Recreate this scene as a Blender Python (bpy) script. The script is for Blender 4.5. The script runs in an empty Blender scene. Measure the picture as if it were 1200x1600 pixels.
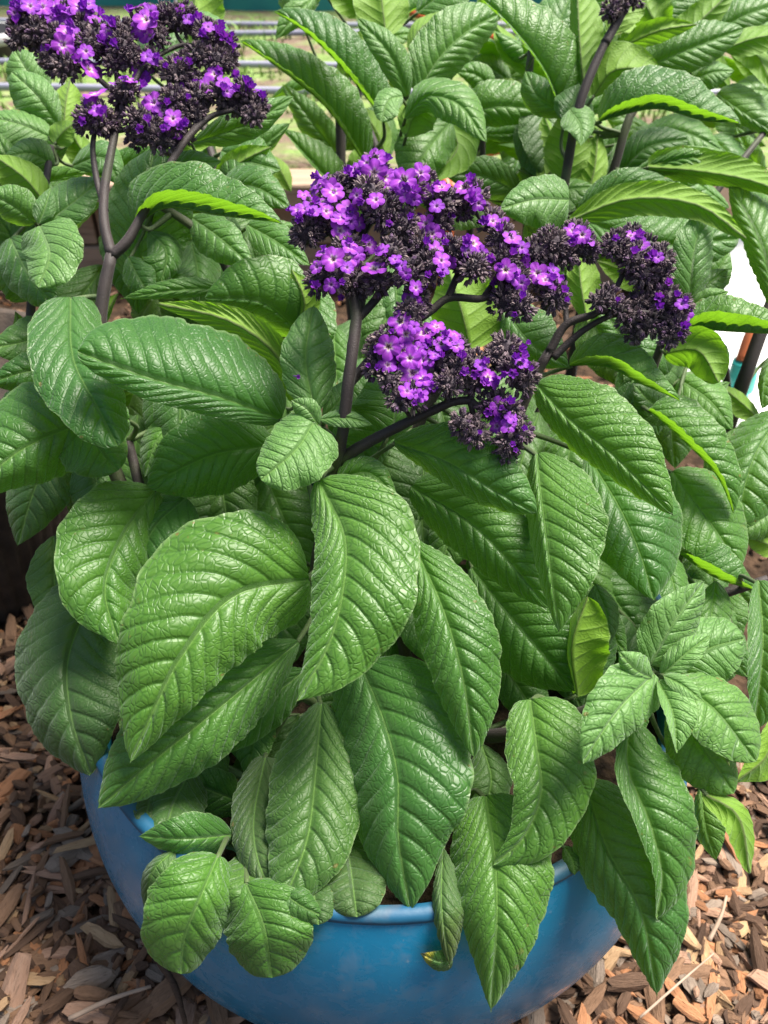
import bpy, math, random
import numpy as np
from mathutils import Vector, Matrix
random.seed(7); RNG = np.random.default_rng(7)
scene = bpy.context.scene
col = scene.collection
R = math.radians

# ------------------------------------------------------------------ camera, sky, sun, exposure
CAM_H = 0.536; PITCH = R(38); F = 1290.0                 # F: focal length in photo pixels (1200 x 1600)
cam_d = bpy.data.cameras.new('camera'); cam = bpy.data.objects.new('camera', cam_d); col.objects.link(cam)
cam.location = (0, 0, CAM_H); cam.rotation_euler = (R(90) - PITCH, 0, 0)
cam_d.sensor_fit = 'VERTICAL'; cam_d.sensor_height = 24; cam_d.lens = F / 1600 * 24
cam_d.clip_start = 0.01; cam_d.clip_end = 200
cam_d.dof.use_dof = True; cam_d.dof.focus_distance = 0.37; cam_d.dof.aperture_fstop = 10.5
scene.camera = cam
SUN_EL = 66; SUN_AZ = 66                                   # degrees; azimuth clockwise from +Y (into the picture)
w = bpy.data.worlds.new('World'); scene.world = w; w.use_nodes = True
nt = w.node_tree; sky = nt.nodes.new('ShaderNodeTexSky'); sky.sky_type = 'NISHITA'; sky.sun_disc = False
sky.sun_elevation = R(SUN_EL); sky.sun_rotation = R(SUN_AZ); sky.air_density = 1.4; sky.dust_density = 4
nt.links.new(sky.outputs[0], nt.nodes['Background'].inputs[0]); nt.nodes['Background'].inputs[1].default_value = 0.055
sun_d = bpy.data.lights.new('sun', 'SUN'); sun_d.energy = 4.0; sun_d.angle = R(26); sun_d.color = (1, 0.95, 0.87)
sun = bpy.data.objects.new('sun', sun_d); col.objects.link(sun)
sdir = Vector((math.sin(R(SUN_AZ)) * math.cos(R(SUN_EL)), math.cos(R(SUN_AZ)) * math.cos(R(SUN_EL)), math.sin(R(SUN_EL))))
sun.rotation_euler = (-sdir).to_track_quat('-Z', 'Y').to_euler(); sun.location = (1, 1, 3)
vs = scene.view_settings; vs.view_transform = 'Standard'; vs.look = 'None'; vs.gamma = 1; vs.exposure = 1.52
scene.cycles.max_bounces = 6; scene.cycles.diffuse_bounces = 3; scene.cycles.glossy_bounces = 2; scene.cycles.transmission_bounces = 4

FW = np.array([0, math.cos(PITCH), -math.sin(PITCH)]); UP = np.array([0, math.sin(PITCH), math.cos(PITCH)])
RT = np.array([1.0, 0, 0]); CP = np.array([0, 0, CAM_H])
def P(x, y, zcm):
    """photo pixel + distance (cm along the viewing axis) -> world point(s)"""
    x = np.asarray(x, float)[..., None]; y = np.asarray(y, float)[..., None]; z = np.asarray(zcm, float)[..., None] / 100
    return CP + FW * z + RT * ((x - 600) / F * z) + UP * ((800 - y) / F * z)
def ground_at(x, y, h=0.0):
    d = FW + RT * ((x - 600) / F) + UP * ((800 - y) / F)
    return CP + d * ((h - CAM_H) / d[2])

# ------------------------------------------------------------------ node helpers
def new_mat(name):
    m = bpy.data.materials.new(name); m.use_nodes = True
    n = m.node_tree; n.nodes.clear(); return m, n
def nd(n, t, **k):
    o = n.nodes.new(t)
    for a, v in k.items():
        if a == 'inp':
            for i, val in v.items(): o.inputs[i].default_value = val
        else: setattr(o, a, v)
    return o
def ln(n, a, b): n.links.new(a, b)
def math_n(n, op, a, b=None, c=None):
    o = nd(n, 'ShaderNodeMath', operation=op)
    for i, v in enumerate((a, b, c)):
        if v is None: continue
        if isinstance(v, (int, float)): o.inputs[i].default_value = v
        else: ln(n, v, o.inputs[i])
    return o.outputs[0]
def mixc(n, fac, a, b, blend='MIX'):
    o = nd(n, 'ShaderNodeMix', data_type='RGBA', blend_type=blend)
    for i, v in ((0, fac), (6, a), (7, b)):
        if isinstance(v, (int, float)): o.inputs[i].default_value = v
        elif isinstance(v, tuple): o.inputs[i].default_value = v if len(v) == 4 else (*v, 1)
        else: ln(n, v, o.inputs[i])
    return o.outputs[2]
def ramp(n, fac, stops, interp='LINEAR'):
    o = nd(n, 'ShaderNodeValToRGB'); e = o.color_ramp.elements; o.color_ramp.interpolation = interp
    while len(e) > 1: e.remove(e[-1])
    for i, (p, c) in enumerate(stops):
        s = e[0] if i == 0 else e.new(p)
        s.position = p; s.color = (*c, 1) if len(c) == 3 else c
    ln(n, fac, o.inputs[0]); return o.outputs[0]
def maprange(n, v, a, b, c=0.0, d=1.0, smooth=False):
    o = nd(n, 'ShaderNodeMapRange', interpolation_type='SMOOTHSTEP' if smooth else 'LINEAR')
    ln(n, v, o.inputs[0])
    for i, k in enumerate((a, b, c, d)): o.inputs[i + 1].default_value = k
    return o.outputs[0]
def noise(n, vec, scale, detail=3, rough=0.5, dist=0.0):
    o = nd(n, 'ShaderNodeTexNoise'); o.inputs['Scale'].default_value = scale; o.inputs['Detail'].default_value = detail
    o.inputs['Roughness'].default_value = rough; o.inputs['Distortion'].default_value = dist
    if vec is not None: ln(n, vec, o.inputs['Vector'])
    return o.outputs[0]
def principled(n, **k):
    o = nd(n, 'ShaderNodeBsdfPrincipled')
    for a, v in k.items():
        s = o.inputs[a.replace('_', ' ')]
        if hasattr(v, 'is_output'): ln(n, v, s)
        elif isinstance(v, tuple): s.default_value = v if len(v) == 4 else (*v, 1)
        else: s.default_value = v
    return o
def out(n, sh): o = nd(n, 'ShaderNodeOutputMaterial'); ln(n, sh, o.inputs[0])
def bump(n, h, strength, dist, normal=None):
    o = nd(n, 'ShaderNodeBump'); o.inputs['Strength'].default_value = strength; o.inputs['Distance'].default_value = dist
    ln(n, h, o.inputs['Height'])
    if normal is not None: ln(n, normal, o.inputs['Normal'])
    return o.outputs[0]

# ------------------------------------------------------------------ materials
def leaf_material():
    m, n = new_mat('leaf')
    uv = nd(n, 'ShaderNodeUVMap', uv_map='blade').outputs[0]; vn = nd(n, 'ShaderNodeUVMap', uv_map='vein').outputs[0]
    s1 = nd(n, 'ShaderNodeSeparateXYZ'); ln(n, uv, s1.inputs[0]); au, v = s1.outputs[0], s1.outputs[1]   # |u| 0 midrib .. 1 margin
    s2 = nd(n, 'ShaderNodeSeparateXYZ'); ln(n, vn, s2.inputs[0]); s = s2.outputs[0]                      # vein phase
    s3 = nd(n, 'ShaderNodeSeparateXYZ'); ln(n, nd(n, 'ShaderNodeUVMap', uv_map='width').outputs[0], s3.inputs[0]); lat = s3.outputs[0]   # cm from the midrib
    oi = nd(n, 'ShaderNodeObjectInfo'); rnd = oi.outputs['Random']
    tone = nd(n, 'ShaderNodeSeparateColor'); ln(n, oi.outputs['Color'], tone.inputs[0])
    young, dull, mottled = tone.outputs[0], tone.outputs[1], tone.outputs[2]
    fr = math_n(n, 'FRACT', s); dv = math_n(n, 'MINIMUM', fr, math_n(n, 'SUBTRACT', 1.0, fr))
    vein = maprange(n, dv, 0.0, 0.06, 1, 0, True)
    mid = maprange(n, lat, 0.0, 0.085, 1, 0, True)
    cv2 = nd(n, 'ShaderNodeVectorMath', operation='MULTIPLY'); ln(n, vn, cv2.inputs[0]); cv2.inputs[1].default_value = (2.35, 4.1, 1)
    vo = nd(n, 'ShaderNodeTexVoronoi', feature='DISTANCE_TO_EDGE', voronoi_dimensions='2D'); ln(n, cv2.outputs[0], vo.inputs['Vector']); vo.inputs['Scale'].default_value = 1.0
    cell = maprange(n, vo.outputs['Distance'], 0.0, 0.24, 0, 1, True)
    dome2 = maprange(n, dv, 0.0, 0.16, 0, 1, True)
    h = math_n(n, 'ADD', math_n(n, 'MULTIPLY', cell, math_n(n, 'MULTIPLY_ADD', au, 0.34, 0.12)), math_n(n, 'MULTIPLY', dome2, 0.75))
    h = math_n(n, 'SUBTRACT', h, math_n(n, 'MULTIPLY', mid, 0.8))
    geo = nd(n, 'ShaderNodeNewGeometry'); back = geo.outputs['Backfacing']
    hs = math_n(n, 'MULTIPLY_ADD', back, -0.45, 1.0)
    nb = nd(n, 'ShaderNodeBump'); nb.inputs['Distance'].default_value = 0.0010; ln(n, h, nb.inputs['Height'])
    ln(n, math_n(n, 'MULTIPLY', hs, 0.58), nb.inputs['Strength'])
    # colour
    tc = nd(n, 'ShaderNodeTexCoord')
    big = noise(n, tc.outputs['Object'], 22, 3); fine = noise(n, tc.outputs['Object'], 900, 2)
    top = mixc(n, rnd, (0.032, 0.112, 0.017), (0.070, 0.178, 0.017))
    top = mixc(n, maprange(n, big, 0.35, 0.7), top, mixc(n, rnd, (0.048, 0.148, 0.019), (0.094, 0.222, 0.022)))
    top = mixc(n, young, top, (0.19, 0.37, 0.10))
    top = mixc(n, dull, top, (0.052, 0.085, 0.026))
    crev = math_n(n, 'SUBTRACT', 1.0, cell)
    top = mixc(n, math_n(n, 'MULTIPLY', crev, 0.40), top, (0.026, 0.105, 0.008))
    top = mixc(n, math_n(n, 'MULTIPLY', vein, 0.40), top, (0.028, 0.095, 0.012))
    top = mixc(n, math_n(n, 'MULTIPLY', mid, 0.75), top, (0.15, 0.30, 0.055))
    top = mixc(n, math_n(n, 'MULTIPLY', maprange(n, fine, 0.55, 0.75), 0.22), top, (0.17, 0.28, 0.11))
    und = mixc(n, rnd, (0.135, 0.270, 0.014), (0.185, 0.330, 0.020))
    und = mixc(n, math_n(n, 'MULTIPLY', vein, 0.5), und, (0.10, 0.17, 0.03))
    und = mixc(n, math_n(n, 'MULTIPLY', mid, 0.85), und, (0.085, 0.075, 0.035))
    und = mixc(n, math_n(n, 'MULTIPLY', crev, 0.25), und, (0.10, 0.22, 0.02))
    c = mixc(n, back, top, und)
    c = mixc(n, math_n(n, 'MULTIPLY', maprange(n, au, 0.955, 1.0), 0.5), c, (0.24, 0.33, 0.15))        # downy pale margin
    brown = maprange(n, noise(n, tc.outputs['Object'], 260, 1), 0.72, 0.76)
    c = mixc(n, math_n(n, 'MULTIPLY', brown, maprange(n, au, 0.55, 1.0)), c, (0.17, 0.12, 0.03))
    yel = maprange(n, math_n(n, 'ADD', v, math_n(n, 'MULTIPLY', big, 0.35)), 0.72, 0.95)
    c = mixc(n, math_n(n, 'MULTIPLY', mottled, yel), c, (0.45, 0.36, 0.02))
    blk = maprange(n, math_n(n, 'ADD', v, math_n(n, 'MULTIPLY', big, 0.5)), 1.02, 1.08)
    c = mixc(n, math_n(n, 'MULTIPLY', mottled, blk), c, (0.03, 0.018, 0.01))
    rough = math_n(n, 'ADD', maprange(n, big, 0.3, 0.7, 0.40, 0.50), math_n(n, 'MULTIPLY', back, 0.22))
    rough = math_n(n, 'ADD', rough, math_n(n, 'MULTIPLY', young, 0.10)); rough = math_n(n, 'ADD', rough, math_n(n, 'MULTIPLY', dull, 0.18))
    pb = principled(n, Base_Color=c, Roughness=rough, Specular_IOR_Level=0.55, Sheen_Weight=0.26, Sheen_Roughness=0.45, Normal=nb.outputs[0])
    pb.inputs['Sheen Tint'].default_value = (0.82, 1, 0.85, 1)
    tr = nd(n, 'ShaderNodeBsdfTranslucent'); ln(n, mixc(n, dull, mixc(n, math_n(n, 'MULTIPLY', vein, 0.5), (0.23, 0.50, 0.016), (0.12, 0.28, 0.01)), (0.12, 0.2, 0.02)), tr.inputs[0]); ln(n, nb.outputs[0], tr.inputs['Normal'])
    mx = nd(n, 'ShaderNodeMixShader'); mx.inputs[0].default_value = 0.36; ln(n, pb.outputs[0], mx.inputs[1]); ln(n, tr.outputs[0], mx.inputs[2])
    out(n, mx.outputs[0]); return m
M_LEAF = leaf_material()

def stem_material(name, c0, c1, green=(0.12, 0.2, 0.04)):
    m, n = new_mat(name); tc = nd(n, 'ShaderNodeTexCoord')
    a = noise(n, tc.outputs['Object'], 60, 3); b = noise(n, tc.outputs['Object'], 1400, 2)
    c = mixc(n, maprange(n, a, 0.3, 0.7), c0, c1)
    c = mixc(n, maprange(n, noise(n, tc.outputs['Object'], 25, 2), 0.55, 0.8, 0, 0.45), c, green)
    c = mixc(n, maprange(n, b, 0.58, 0.8, 0, 0.25), c, (0.13, 0.11, 0.11))
    p = principled(n, Base_Color=c, Roughness=0.65, Sheen_Weight=0.06, Normal=bump(n, b, 0.5, 0.0006)); out(n, p.outputs[0]); return m
M_STEM = stem_material('stem', (0.018, 0.012, 0.012), (0.034, 0.023, 0.021))
M_PETIOLE = stem_material('petiole', (0.045, 0.075, 0.02), (0.07, 0.11, 0.03))

def floret_material():
    m, n = new_mat('floret'); uv = nd(n, 'ShaderNodeUVMap', uv_map='blade').outputs[0]
    s = nd(n, 'ShaderNodeSeparateXYZ'); ln(n, uv, s.inputs[0]); r, pet = s.outputs[0], s.outputs[1]
    oi = nd(n, 'ShaderNodeObjectInfo'); rnd = oi.outputs['Random']
    t = nd(n, 'ShaderNodeSeparateColor'); ln(n, oi.outputs['Color'], t.inputs[0]); openn = t.outputs[0]
    rr = math_n(n, 'ADD', r, math_n(n, 'MULTIPLY', math_n(n, 'SUBTRACT', pet, 0.5), -0.18))
    cA = ramp(n, rr, [(0.0, (0.06, 0.035, 0.01)), (0.07, (0.16, 0.10, 0.02)), (0.14, (0.80, 0.68, 0.42)), (0.24, (0.74, 0.50, 0.76)), (0.34, (0.48, 0.14, 0.66)), (0.48, (0.44, 0.060, 0.60)), (0.80, (0.27, 0.020, 0.46)), (1.0, (0.165, 0.009, 0.34))])
    cB = ramp(n, rr, [(0.0, (0.04, 0.005, 0.06)), (0.2, (0.24, 0.03, 0.44)), (0.6, (0.20, 0.014, 0.44)), (1.0, (0.13, 0.007, 0.32))])
    c = mixc(n, openn, cB, cA); c = mixc(n, math_n(n, 'MULTIPLY', rnd, 0.35), c, (0.42, 0.06, 0.58))
    tc = nd(n, 'ShaderNodeTexCoord'); b = noise(n, tc.outputs['Object'], 900, 2)
    pb = principled(n, Base_Color=c, Roughness=0.55, Specular_IOR_Level=0.3, Sheen_Weight=0.15, Normal=bump(n, b, 0.3, 0.0004))
    tr = nd(n, 'ShaderNodeBsdfTranslucent'); ln(n, c, tr.inputs[0])
    mx = nd(n, 'ShaderNodeMixShader'); mx.inputs[0].default_value = 0.28; ln(n, pb.outputs[0], mx.inputs[1]); ln(n, tr.outputs[0], mx.inputs[2]); out(n, mx.outputs[0]); return m
M_FLORET = floret_material()

def calyx_material():
    m, n = new_mat('calyx'); a = nd(n, 'ShaderNodeAttribute', attribute_name='tint')
    tc = nd(n, 'ShaderNodeTexCoord'); b = noise(n, tc.outputs['Object'], 1500, 2)
    c = mixc(n, maprange(n, b, 0.5, 0.75, 0, 0.5), a.outputs['Color'], (0.17, 0.135, 0.15))
    p = principled(n, Base_Color=c, Roughness=0.75, Sheen_Weight=0.12, Normal=bump(n, b, 0.6, 0.0005)); out(n, p.outputs[0]); return m
M_CALYX = calyx_material()

def pot_material():
    m, n = new_mat('blue_glaze'); tc = nd(n, 'ShaderNodeTexCoord'); o = tc.outputs['Object']
    s = nd(n, 'ShaderNodeSeparateXYZ'); ln(n, o, s.inputs[0])
    a = noise(n, o, 9, 5, 0.6); b = noise(n, o, 70, 6, 0.7, 0.4); f = noise(n, o, 260, 3)
    c = mixc(n, maprange(n, a, 0.3, 0.7), (0.005, 0.165, 0.31), (0.010, 0.235, 0.43))
    c = mixc(n, maprange(n, b, 0.52, 0.72, 0, 0.55), c, (0.07, 0.23, 0.42))
    lime = math_n(n, 'MULTIPLY', maprange(n, b, 0.50, 0.62), maprange(n, a, 0.38, 0.58))
    low = maprange(n, s.outputs[2], 0.17, 0.05, 0.25, 1.0)
    c = mixc(n, math_n(n, 'MULTIPLY', math_n(n, 'MULTIPLY', lime, low), 0.75), c, (0.17, 0.25, 0.30))
    c = mixc(n, maprange(n, f, 0.70, 0.76, 0, 0.5), c, (0.35, 0.42, 0.48))
    dirt = maprange(n, noise(n, o, 16, 6, 0.7), 0.5, 0.75, 0, 0.5)
    c = mixc(n, math_n(n, 'MULTIPLY', dirt, low), c, (0.10, 0.10, 0.09))
    rr = math_n(n, 'ADD', maprange(n, b, 0.4, 0.7, 0.20, 0.36), math_n(n, 'MULTIPLY', lime, 0.2))
    p = principled(n, Base_Color=c, Roughness=rr, Specular_IOR_Level=0.5, Normal=bump(n, b, 0.10, 0.002)); out(n, p.outputs[0]); return m
def rim_material():
    m, n = new_mat('worn_rim'); o = nd(n, 'ShaderNodeTexCoord').outputs['Object']
    c = mixc(n, maprange(n, noise(n, o, 25, 4), 0.34, 0.48), (0.03, 0.10, 0.15), (0.004, 0.07, 0.14))
    c = mixc(n, maprange(n, noise(n, o, 35, 3), 0.58, 0.75, 0, .6), c, (0.18, 0.10, 0.06))
    p = principled(n, Base_Color=c, Roughness=0.55, Normal=bump(n, noise(n, o, 150, 3), 0.3, 0.001)); out(n, p.outputs[0]); return m

def simple(name, c0, c1, scale=20, rough=0.6, bscale=None, bd=0.002, bs=0.4, spec=0.4):
    m, n = new_mat(name); o = nd(n, 'ShaderNodeTexCoord').outputs['Object']
    c = mixc(n, maprange(n, noise(n, o, scale, 4), 0.35, 0.68), c0, c1)
    k = dict(Base_Color=c, Roughness=rough, Specular_IOR_Level=spec)
    if bscale: k['Normal'] = bump(n, noise(n, o, bscale, 4), bs, bd)
    p = principled(n, **k); out(n, p.outputs[0]); return m

def wood_material(name, c0, c1, c2, stretch=(6, 60, 60), scale=6.0, attr=False):
    m, n = new_mat(name); tc = nd(n, 'ShaderNodeTexCoord'); oi = nd(n, 'ShaderNodeObjectInfo')
    mp = nd(n, 'ShaderNodeMapping'); src = tc.outputs['Object']
    if attr:
        src = nd(n, 'ShaderNodeAttribute', attribute_name='grain').outputs['Vector']
    ln(n, src, mp.inputs[0]); mp.inputs['Scale'].default_value = stretch
    of = nd(n, 'ShaderNodeCombineXYZ'); ln(n, math_n(n, 'MULTIPLY', oi.outputs['Random'], 50.0), of.inputs[1]); ln(n, of.outputs[0], mp.inputs['Location'])
    g = noise(n, mp.outputs[0], scale, 4, 0.6, 0.4); g2 = noise(n, mp.outputs[0], scale * 3.2, 3, 0.6)
    if attr:
        base = nd(n, 'ShaderNodeAttribute', attribute_name='tint').outputs['Color']
        c = mixc(n, maprange(n, g, 0.35, 0.7, 0, 0.55), base, mixc(n, 0.35, base, (0.02, 0.012, 0.008)))
    else:
        c = mixc(n, maprange(n, g, 0.35, 0.68), c0, c1)
        c = mixc(n, math_n(n, 'MULTIPLY', oi.outputs['Random'], 0.5), c, c2)
    c = mixc(n, maprange(n, g2, 0.55, 0.75, 0, 0.55), c, (0.035, 0.02, 0.013))
    h = math_n(n, 'ADD', g, math_n(n, 'MULTIPLY', g2, 0.6))
    p = principled(n, Base_Color=c, Roughness=0.8, Specular_IOR_Level=0.25, Normal=bump(n, h, 0.8, 0.0018)); out(n, p.outputs[0]); return m

# ------------------------------------------------------------------ mesh helpers
def mesh_obj(name, V, Fc, mat, parent=None, smooth=True):
    me = bpy.data.meshes.new(name); me.from_pydata([tuple(v) for v in V], [], Fc); me.update()
    if smooth: me.polygons.foreach_set('use_smooth', [True] * len(me.polygons))
    if mat: me.materials.append(mat)
    o = bpy.data.objects.new(name, me); col.objects.link(o)
    if parent: o.parent = parent
    return o
def tag(o, label=None, cat=None, group=None, kind=None):
    if label: o['label'] = label
    if cat: o['category'] = cat
    if group: o['group'] = group
    if kind: o['kind'] = kind
    return o
def empty(name, loc):
    o = bpy.data.objects.new(name, None); col.objects.link(o); o.location = loc; o.empty_display_size = 0.02; return o
def adopt(o, parent):
    """parent o keeping its world-space mesh where it is (parents are plain translations)"""
    o.parent = parent; o.matrix_parent_inverse = Matrix.Translation(-Vector(parent_world(parent)))
    return o
def parent_world(p):
    return Vector(p.get('_w', p.location))
def spline(pts, n):
    pts = np.asarray(pts, float); k = len(pts)
    if k == 2:
        t = np.linspace(0, 1, n)[:, None]; return pts[0] * (1 - t) + pts[1] * t
    d = np.sqrt(np.maximum(np.linalg.norm(np.diff(pts, axis=0), axis=1), 1e-9)); T = np.concatenate([[0], np.cumsum(d ** 2)])
    Pp = np.vstack([2 * pts[0] - pts[1], pts, 2 * pts[-1] - pts[-2]])
    u = np.linspace(0, T[-1], n); outp = np.zeros((n, pts.shape[1]))
    idx = np.clip(np.searchsorted(T, u, side='right') - 1, 0, k - 2)
    for j in range(n):
        i = idx[j]; h = T[i + 1] - T[i]; t = (u[j] - T[i]) / h
        p0, p1, p2, p3 = Pp[i], Pp[i + 1], Pp[i + 2], Pp[i + 3]
        hp = h if i == 0 else T[i] - T[i - 1]; hn = h if i + 2 >= k else T[i + 2] - T[i + 1]
        m1 = h * ((p2 - p1) / h + (p1 - p0) / hp) / 2; m2 = h * ((p2 - p1) / h + (p3 - p2) / hn) / 2
        outp[j] = (2*t**3-3*t**2+1)*p1 + (t**3-2*t**2+t)*m1 + (-2*t**3+3*t**2)*p2 + (t**3-t**2)*m2
    return outp
def tube_geo(pts, radii, sides=9, n=None, jitter=0.0):
    n = n or max(6, 5 * len(pts)); C = spline(pts, n); r = np.interp(np.linspace(0, 1, n), np.linspace(0, 1, len(radii)), radii)
    T = np.gradient(C, axis=0); T /= np.linalg.norm(T, axis=1)[:, None] + 1e-12
    ref = np.array([0.31, 0.9, 0.2]); V = []
    for i in range(n):
        a = np.cross(T[i], ref); a /= np.linalg.norm(a) + 1e-12; b = np.cross(T[i], a); ref = -np.cross(T[i], b) if False else ref
        for k in range(sides):
            q = 2 * math.pi * k / sides; rr = r[i] * (1 + jitter * random.uniform(-1, 1)); V.append(C[i] + (a * math.cos(q) + b * math.sin(q)) * rr)
    Fc = [(i*sides+k, i*sides+(k+1) % sides, (i+1)*sides+(k+1) % sides, (i+1)*sides+k) for i in range(n-1) for k in range(sides)]
    Fc.append(tuple(range(sides))[::-1]); Fc.append(tuple((n-1)*sides+k for k in range(sides)))
    return V, Fc
class Geo:
    def __init__(self): self.V = []; self.F = []
    def add(self, V, Fc):
        b = len(self.V); self.V.extend(V); self.F.extend([tuple(i + b for i in f) for f in Fc])
def box_geo(c, s, rot=0.0):
    x, y, z = s[0]/2, s[1]/2, s[2]/2; ca, sa = math.cos(rot), math.sin(rot); V = []
    for dx, dy, dz in ((-x,-y,-z),(x,-y,-z),(x,y,-z),(-x,y,-z),(-x,-y,z),(x,-y,z),(x,y,z),(-x,y,z)):
        V.append((c[0]+dx*ca-dy*sa, c[1]+dx*sa+dy*ca, c[2]+dz))
    return V, [(3,2,1,0),(4,5,6,7),(0,1,5,4),(1,2,6,5),(2,3,7,6),(3,0,4,7)]
def lathe_geo(profile, n=96, wob=0.0):
    V = []
    for r, z in profile:
        for k in range(n):
            a = 2*math.pi*k/n; q = r * (1 + wob*math.sin(3*a+1)+wob*0.6*math.sin(5*a)); V.append((q*math.cos(a), q*math.sin(a), z))
    Fc = [(i*n+k, i*n+(k+1) % n, (i+1)*n+(k+1) % n, (i+1)*n+k) for i in range(len(profile)-1) for k in range(n)]
    return V, Fc

# ------------------------------------------------------------------ ground
POT = (0.0, 0.334); POT_PROF = None
def ground_sheet():
    xs = np.concatenate([np.linspace(-14, -0.8, 20), np.linspace(-0.75, 0.75, 61), np.linspace(0.8, 14, 20)])
    ys = np.concatenate([np.linspace(-6, -0.3, 12), np.linspace(-0.25, 1.4, 67), np.linspace(1.5, 24, 30)])
    V = [(x, y, -0.004 + 0.003*math.sin(9*x+3*y)*math.cos(7*y)) for y in ys for x in xs]; nx = len(xs)
    Fc = [(j*nx+i, j*nx+i+1, (j+1)*nx+i+1, (j+1)*nx+i) for j in range(len(ys)-1) for i in range(nx-1)]
    o = mesh_obj('mulch_ground', V, Fc, simple('mulch_soil', (0.022, 0.014, 0.009), (0.075, 0.045, 0.027), 60, 0.95, 140, 0.006, 1.0, 0.15))
    tag(o, kind='structure')
ground_sheet()
def terrace():
    # soil and grass terrace held by the timber edging; its front edge hides behind the boards
    V, Fc = [], []
    xs = np.linspace(-9, 9, 60); ys = np.concatenate([np.linspace(1.335, 3.5, 30), np.linspace(4, 22, 12)])
    for y in ys:
        for x in xs: V.append((x, y, 0.165 + 0.012*math.sin(5*x+2*y)*math.cos(4*y-x)))
    nx = len(xs); Fc = [(j*nx+i, j*nx+i+1, (j+1)*nx+i+1, (j+1)*nx+i) for j in range(len(ys)-1) for i in range(nx-1)]
    b = len(V)
    for x in xs: V.append((x, 1.335, -0.05))
    Fc += [(b+i, b+i+1, i+1, i) for i in range(nx-1)]
    m, n = new_mat('terrace_soil'); o_ = nd(n, 'ShaderNodeTexCoord').outputs['Object']
    a = noise(n, o_, 7, 5, 0.65); c = mixc(n, maprange(n, a, 0.40, 0.56), (0.15, 0.10, 0.07), (0.16, 0.24, 0.06))
    c = mixc(n, maprange(n, noise(n, o_, 30, 4), 0.55, 0.7, 0, 0.8), c, (0.30, 0.25, 0.18))
    p = principled(n, Base_Color=c, Roughness=0.95, Normal=bump(n, noise(n, o_, 80, 4), 0.8, 0.01)); out(n, p.outputs[0])
    tag(mesh_obj('soil_terrace', V, Fc, m), kind='structure')
terrace()
M_GRASS = simple('grass', (0.10, 0.22, 0.03), (0.22, 0.33, 0.07), 3, 0.6)
def grass():
    g = Geo(); rg = random.Random(3)
    clumps = [(rg.uniform(-2.4, 2.4), rg.uniform(1.5, 2.9)) for _ in range(420)]
    for cx, cy in clumps:
        for _ in range(rg.randint(14, 30)):
            x, y = cx + rg.gauss(0, 0.05), max(1.40, cy + rg.gauss(0, 0.05)); h = rg.uniform(0.012, 0.038); a = rg.uniform(0, 6.28); l = rg.uniform(0, 0.03); w_ = 0.0030
            ca, sa = math.cos(a), math.sin(a); z = 0.158
            g.add([(x-w_*sa, y+w_*ca, z), (x+w_*sa, y-w_*ca, z), (x+l*ca*0.5+w_*0.8*sa, y+l*sa*.5-w_*.8*ca, z+h*0.6), (x+l*ca*0.5-w_*.8*sa, y+l*sa*.5+w_*.8*ca, z+h*.6), (x+l*ca*1.5, y+l*sa*1.5, z+h)], [(0,1,2,3), (3,2,4)])
    tag(mesh_obj('grass', g.V, g.F, M_GRASS, smooth=False), 'sparse sunlit grass growing on the soil terrace', 'grass', kind='stuff')
grass()
M_TIMBER = wood_material('timber', (0.40, 0.28, 0.20), (0.30, 0.20, 0.14), (0.36, 0.25, 0.19), (2.5, 40, 40), 1.5)
def edging():
    e = empty('timber_edging', (0, 1.29, 0)); e['_w'] = (0, 1.29, 0)
    tag(e, 'weathered pinkish timber edging boards holding back the grassy terrace', 'edging')
    L = 1.5
    for i in range(-2, 3):
        for k, (z, h, y) in enumerate(((0.030, 0.064, 1.300), (0.098, 0.064, 1.303))):
            V, Fc = box_geo((0, 0, 0), (L-0.006, 0.03, h)); o = mesh_obj('board', V, Fc, M_TIMBER, smooth=False)
            o.location = (i*L + 0.3*k, y, z); bevel(o, 0.003); adopt(o, e)
        V, Fc = box_geo((0, 0, 0), (L-0.006, 0.085, 0.036)); o = mesh_obj('cap_board', V, Fc, M_TIMBER, smooth=False)
        o.location = (i*L + 0.15, 1.295, 0.150); bevel(o, 0.004); adopt(o, e)
def bevel(o, w_):
    md = o.modifiers.new('bevel', 'BEVEL'); md.width = w_; md.segments = 2
edging()
M_PIPE = simple('pipe_plastic', (0.22, 0.22, 0.30), (0.30, 0.30, 0.38), 8, 0.45)
PIPE_ROWS = [(36, 'farthest from the timber edging'), (58, 'second from the fence'), (104, 'second from the timber edging'), (142, 'closest to the timber edging')]
for py, where in PIPE_ROWS:
    g0 = ground_at(420, py, 0.175)
    pts = [(x, g0[1] + 0.02*math.sin(1.3*x+py) + 0.012*x, 0.178 + 0.006*math.sin(2.1*x+py)) for x in np.linspace(-3.2, 3.2, 12)]
    V, Fc = tube_geo(pts, [0.008, 0.008], 8, 60); tag(mesh_obj('drip_pipe', V, Fc, M_PIPE), 'grey irrigation pipe lying across the grass, ' + where, 'pipe', 'irrigation pipes across the terrace')
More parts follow.
